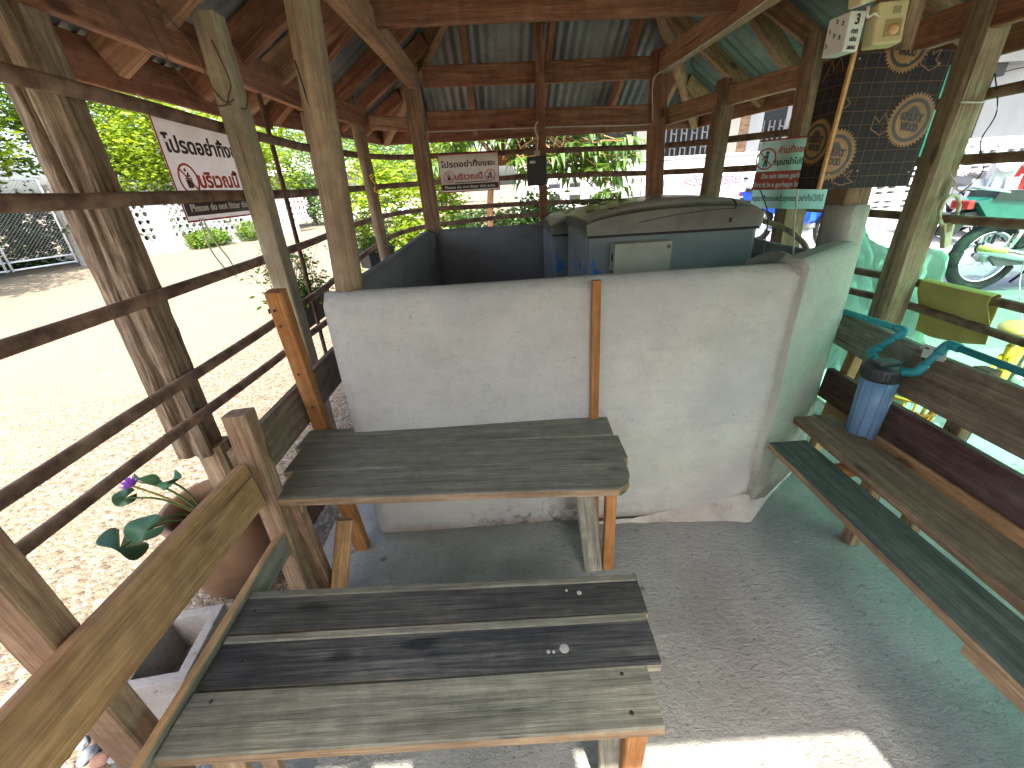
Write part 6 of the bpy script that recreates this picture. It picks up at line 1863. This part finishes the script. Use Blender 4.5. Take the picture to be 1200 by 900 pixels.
def motorcycle(loc, rz, colour, label, seat=None, rim=None):
    s = thing('motorcycle', loc, label, 'motorcycle', 'motorcycles parked on the platform', rz)
    W = world_mat(s)
    pm = plain('glossy_motorcycle_paint', colour, 0.2)
    rim = rim or M['chrome']
    wheel_parts(s, W, (0.62, 0, 0.29), 0.29, 0.04, rim, 28)
    wheel_parts(s, W, (-0.60, 0, 0.29), 0.29, 0.045, rim, 28)
    mb = MB(); mb.tube([(0.62, 0.07, 0.29), (0.50, 0.07, 0.66), (0.44, 0.03, 0.90)], 0.020, 8, 3); mb.tube([(0.62, -0.07, 0.29), (0.50, -0.07, 0.66), (0.44, -0.03, 0.90)], 0.020, 8, 3); mb.build('fork', M['chrome'], s, W)
    mb = MB(); mb.tube([(0.42, 0, 0.92), (0.40, 0.16, 0.99), (0.34, 0.34, 0.98)], 0.012, 8, 3); mb.tube([(0.42, 0, 0.92), (0.40, -0.16, 0.99), (0.34, -0.34, 0.98)], 0.012, 8, 3)
    hb = mb.build('handlebar', M['chrome'], s, W)
    for y in (-1, 1):
        mb = MB(); mb.tube([(0.37, 0.25 * y, 0.985), (0.335, 0.36 * y, 0.98)], 0.019, 8); mb.build('grip', M['black_plastic'], hb, W)
        mb = MB(); mb.tube([(0.38, 0.22 * y, 0.99), (0.36, 0.30 * y, 1.14)], 0.005, 6); mb.ico((0.36, 0.32 * y, 1.18), 0.06, 2, (0.25, 1.0, 0.7)); mb.build('mirror', M['chrome'], s, W)
    # leg shield and front cowl
    mb = MB()
    mb.prism([(0.36, 0.36), (0.44, 0.50), (0.47, 0.80), (0.52, 0.92), (0.47, 1.00), (0.40, 0.95), (0.36, 0.80), (0.26, 0.50), (0.26, 0.38)], 'y', -0.11, 0.11)
    mb.prism([(0.30, 0.34), (0.40, 0.40), (0.42, 0.72), (0.36, 0.80), (0.30, 0.60)], 'y', -0.22, -0.10); mb.prism([(0.30, 0.34), (0.40, 0.40), (0.42, 0.72), (0.36, 0.80), (0.30, 0.60)], 'y', 0.10, 0.22)
    mb.build('leg_shield', pm, s, W)
    mb = MB(); mb.ico((0.52, 0, 0.94), 0.085, 3, (0.75, 1.2, 0.8)); mb.build('headlight', M['white_plastic'], s, W)
    mb = MB()
    for k in range(9):
        a0, a1 = 0.35 + k * 0.25, 0.35 + (k + 1) * 0.25
        q = [(0.62 + 0.33 * math.cos(a), 0.29 + 0.33 * math.sin(a)) for a in (a0, a1)]
        q2 = [(0.62 + 0.345 * math.cos(a), 0.29 + 0.345 * math.sin(a)) for a in (a1, a0)]
        mb.prism(q + q2, 'y', -0.055, 0.055)
    mb.build('front_fender', pm, s, W)
    mb = MB(); mb.prism([(0.26, 0.40), (0.30, 0.52), (0.05, 0.58), (-0.30, 0.70), (-0.78, 0.78), (-0.92, 0.74), (-0.80, 0.62), (-0.45, 0.52), (-0.15, 0.42)], 'y', -0.10, 0.10); mb.build('side_cover', pm, s, W)
    mb = MB(); mb.prism([(0.10, 0.62), (0.06, 0.72), (-0.20, 0.74), (-0.35, 0.80), (-0.80, 0.82), (-0.82, 0.76), (-0.30, 0.70), (-0.1, 0.64)], 'y', -0.12, 0.12); mb.build('seat', seat or M['black_plastic'], s, W)
    mb = MB(); mb.prism([(-0.62, 0.70), (-0.95, 0.66), (-1.02, 0.48), (-0.98, 0.48), (-0.90, 0.60), (-0.62, 0.64)], 'y', -0.06, 0.06); mb.build('rear_fender', M['black_plastic'], s, W)
    mb = MB(); mb.box((-0.94, 0, 0.72), (0.06, 0.16, 0.07), None, 0.015); mb.build('tail_light', plain('red_lens', (0.5, 0.03, 0.03), 0.2), s, W)
    mb = MB(); mb.tube([(-0.70, -0.11, 0.80), (-0.92, -0.10, 0.84), (-0.92, 0.10, 0.84), (-0.70, 0.11, 0.80)], 0.012, 8, 4); mb.build('grab_rail', M['chrome'], s, W)
    mb = MB(); mb.box((0.05, 0, 0.30), (0.34, 0.2, 0.2), None, 0.03); mb.tube([(0.22, 0, 0.32), (0.36, 0, 0.36)], 0.075, 12); mb.box((-0.05, 0.11, 0.29), (0.24, 0.05, 0.18), None, 0.02); mb.build('engine', M['steel'], s, W)
    mb = MB(); mb.tube([(-0.05, -0.08, 0.36), (-0.60, -0.09, 0.29)], 0.024, 8); mb.tube([(-0.05, 0.08, 0.36), (-0.60, 0.09, 0.29)], 0.024, 8)
    mb.prism([(-0.05, 0.24), (-0.05, 0.36), (-0.58, 0.36), (-0.66, 0.30), (-0.58, 0.23)], 'y', -0.115, -0.085); mb.build('swingarm', plain('grey_swingarm', (0.12, 0.14, 0.14), 0.4, 0.5), s, W)
    mb = MB(); mb.tube([(0.25, -0.12, 0.22), (0.0, -0.14, 0.20), (-0.30, -0.16, 0.26)], 0.018, 8, 3); mb.tube([(-0.28, -0.16, 0.26), (-0.82, -0.16, 0.40)], [0.035, 0.045], 12); mb.build('exhaust', M['chrome'], s, W)
    for y in (-0.105, 0.105):
        mb = MB(); mb.tube([(-0.56, y, 0.32), (-0.46, y, 0.66)], 0.028, 10); mb.build('shock_absorber', M['chrome'], s, W)
    mb = MB(); mb.tube([(0.0, 0.10, 0.22), (-0.04, 0.22, 0.0)], 0.011, 6); mb.build('kickstand', M['black_plastic'], s, W)
    return s
PZ = 0.42
motorcycle((4.72, 3.50, PZ), -0.06, (0.02, 0.13, 0.12), 'dark teal motorcycle nearest the rails, its spoked rear wheel beside the hanging racket')
motorcycle((7.15, 6.30, PZ), 1.15 + math.pi, (0.45, 0.035, 0.035), 'red motorcycle parked behind the hanging racket')
motorcycle((7.95, 6.55, PZ), 1.15 + math.pi, (0.05, 0.09, 0.48), 'darker blue motorcycle with a white seat in the middle of the back row', M['white_plastic'])
motorcycle((8.95, 6.75, PZ), 1.15 + math.pi, (0.36, 0.36, 0.38), 'silver motorcycle in the back row beside the crimson one')
motorcycle((9.9, 6.9, PZ), 1.15 + math.pi, (0.40, 0.03, 0.05), 'crimson motorcycle at the right end of the row')
motorcycle((6.45, 6.0, PZ), 1.2 + math.pi, (0.34, 0.35, 0.37), 'pale grey motorcycle at the left end of the row, beside the mossy post')
motorcycle((7.45, 5.55, PZ), 1.0 + math.pi, (0.06, 0.14, 0.50), 'blue motorcycle standing in front of the row, above the teal one')
motorcycle((4.25, 6.3, PZ), 1.9 + math.pi, (0.02, 0.10, 0.62), 'bright blue motorcycle glimpsed between the freezer and the pillar')

def bicycle(loc, rz, colour, label):
    s = thing('bicycle', loc, label, 'bicycle', None, rz)
    W = world_mat(s)
    pm = plain('yellow_bicycle_paint', colour, 0.3)
    R = 0.255
    wheel_parts(s, W, (0.46, 0, R), R, 0.026, pm, 24)
    wheel_parts(s, W, (-0.42, 0, R), R, 0.026, pm, 24)
    HT, HB, BB, ST = (0.29, 0, 0.76), (0.335, 0, 0.56), (-0.02, 0, 0.26), (-0.16, 0, 0.62)
    mb = MB()
    for a, b, r in ((HT, HB, 0.022), (HB, BB, 0.021), ((0.30, 0, 0.66), (-0.14, 0, 0.56), 0.019), (BB, ST, 0.018)):
        mb.tube([a, b], r, 10)
    for y in (-0.06, 0.06):
        mb.tube([(BB[0], y * 0.4, BB[2]), (-0.42, y, R)], 0.010, 6); mb.tube([(-0.14, y * 0.3, 0.56), (-0.42, y, R)], 0.010, 6)
    mb.build('frame', pm, s, W)
    mb = MB()
    for y in (-0.055, 0.055):
        mb.tube([(0.345, y * 0.7, 0.53), (0.46, y, R)], 0.014, 8)
    mb.tube([(0.345, -0.05, 0.53), (0.345, 0.05, 0.53)], 0.018, 8)
    mb.build('fork', pm, s, W)
    mb = MB(); mb.tube([(0.29, 0, 0.76), (0.285, 0, 0.84)], 0.013, 8); mb.tube([(0.285, 0, 0.84), (0.29, 0.12, 1.0), (0.25, 0.27, 1.04)], 0.011, 8, 4); mb.tube([(0.285, 0, 0.84), (0.29, -0.12, 1.0), (0.25, -0.27, 1.04)], 0.011, 8, 4)
    hb = mb.build('handlebar', M['chrome'], s, W)
    for y in (-1, 1):
        mb = MB(); mb.tube([(0.26, 0.23 * y, 1.035), (0.22, 0.345 * y, 1.045)], 0.018, 10); mb.build('grip', plain('pale_yellow_rubber', (0.55, 0.50, 0.16), 0.6), hb, W)
    mb = MB(); mb.tube([(-0.16, 0, 0.62), (-0.185, 0, 0.70)], 0.013, 8); mb.build('seat_post', M['chrome'], s, W)
    mb = MB(); mb.ico((-0.19, 0, 0.725), 0.10, 3, (1.25, 0.75, 0.35)); mb.build('saddle', plain('orange_tan_vinyl', (0.52, 0.28, 0.09), 0.4), s, W)
    mb = MB(); mb.lathe([(0, -0.012), (0.075, -0.012), (0.075, -0.004), (0, -0.004)], (-0.02, -0.03, 0.26), 24, 'y'); mb.tube([(-0.02, -0.05, 0.26), (0.05, -0.06, 0.13)], 0.010, 6); mb.tube([(-0.02, 0.05, 0.26), (-0.09, 0.06, 0.39)], 0.010, 6); mb.build('crank', M['steel'], s, W)
    for x, y, z in ((0.05, -0.11, 0.13), (-0.09, 0.11, 0.39)):
        mb = MB(); mb.box((x, y, z), (0.08, 0.08, 0.02), None, 0.005); mb.build('pedal', pm, s, W)
    mb = MB(); mb.tube([(0.30, 0.02, 0.80), (0.36, 0.05, 0.72), (0.36, 0.04, 0.55)], 0.003, 5, 4); mb.tube([(0.27, 0.15, 1.01), (0.36, 0.14, 0.85), (0.2, 0.03, 0.64)], 0.003, 5, 4); mb.build('brake_cable', M['cable_white'], s, W)
    return s
bicycle((2.82, 2.07, -0.045), 0.535, (0.68, 0.42, 0.03), 'small bright yellow bicycle leaning just outside the right rails')

def basket():
    o = (2.42, 2.16, -0.045)
    s = thing('plastic_basket', o, 'orange slatted plastic basket on the ground behind the right bench', 'basket')
    W = world_mat(s)
    om = plain('orange_basket_plastic', (0.62, 0.26, 0.03), 0.4)
    mb = MB()
    for z, r in ((0.01, 0.12), (0.10, 0.13), (0.19, 0.14), (0.28, 0.15)):
        mb.tube([(r * math.cos(2 * math.pi * i / 24), r * math.sin(2 * math.pi * i / 24), z) for i in range(24)], 0.010, 6, 0, 1.0, True)
    for i in range(18):
        a = 2 * math.pi * i / 18
        mb.tube([(0.12 * math.cos(a), 0.12 * math.sin(a), 0.01), (0.15 * math.cos(a), 0.15 * math.sin(a), 0.28)], 0.007, 5)
    mb.build('basket_wall', om, s, W)
    mb = MB(); mb.lathe([(0, 0.0), (0.12, 0.0), (0.12, 0.012), (0, 0.012)], (0, 0, 0), 24); mb.build('base', om, s, W)
basket()
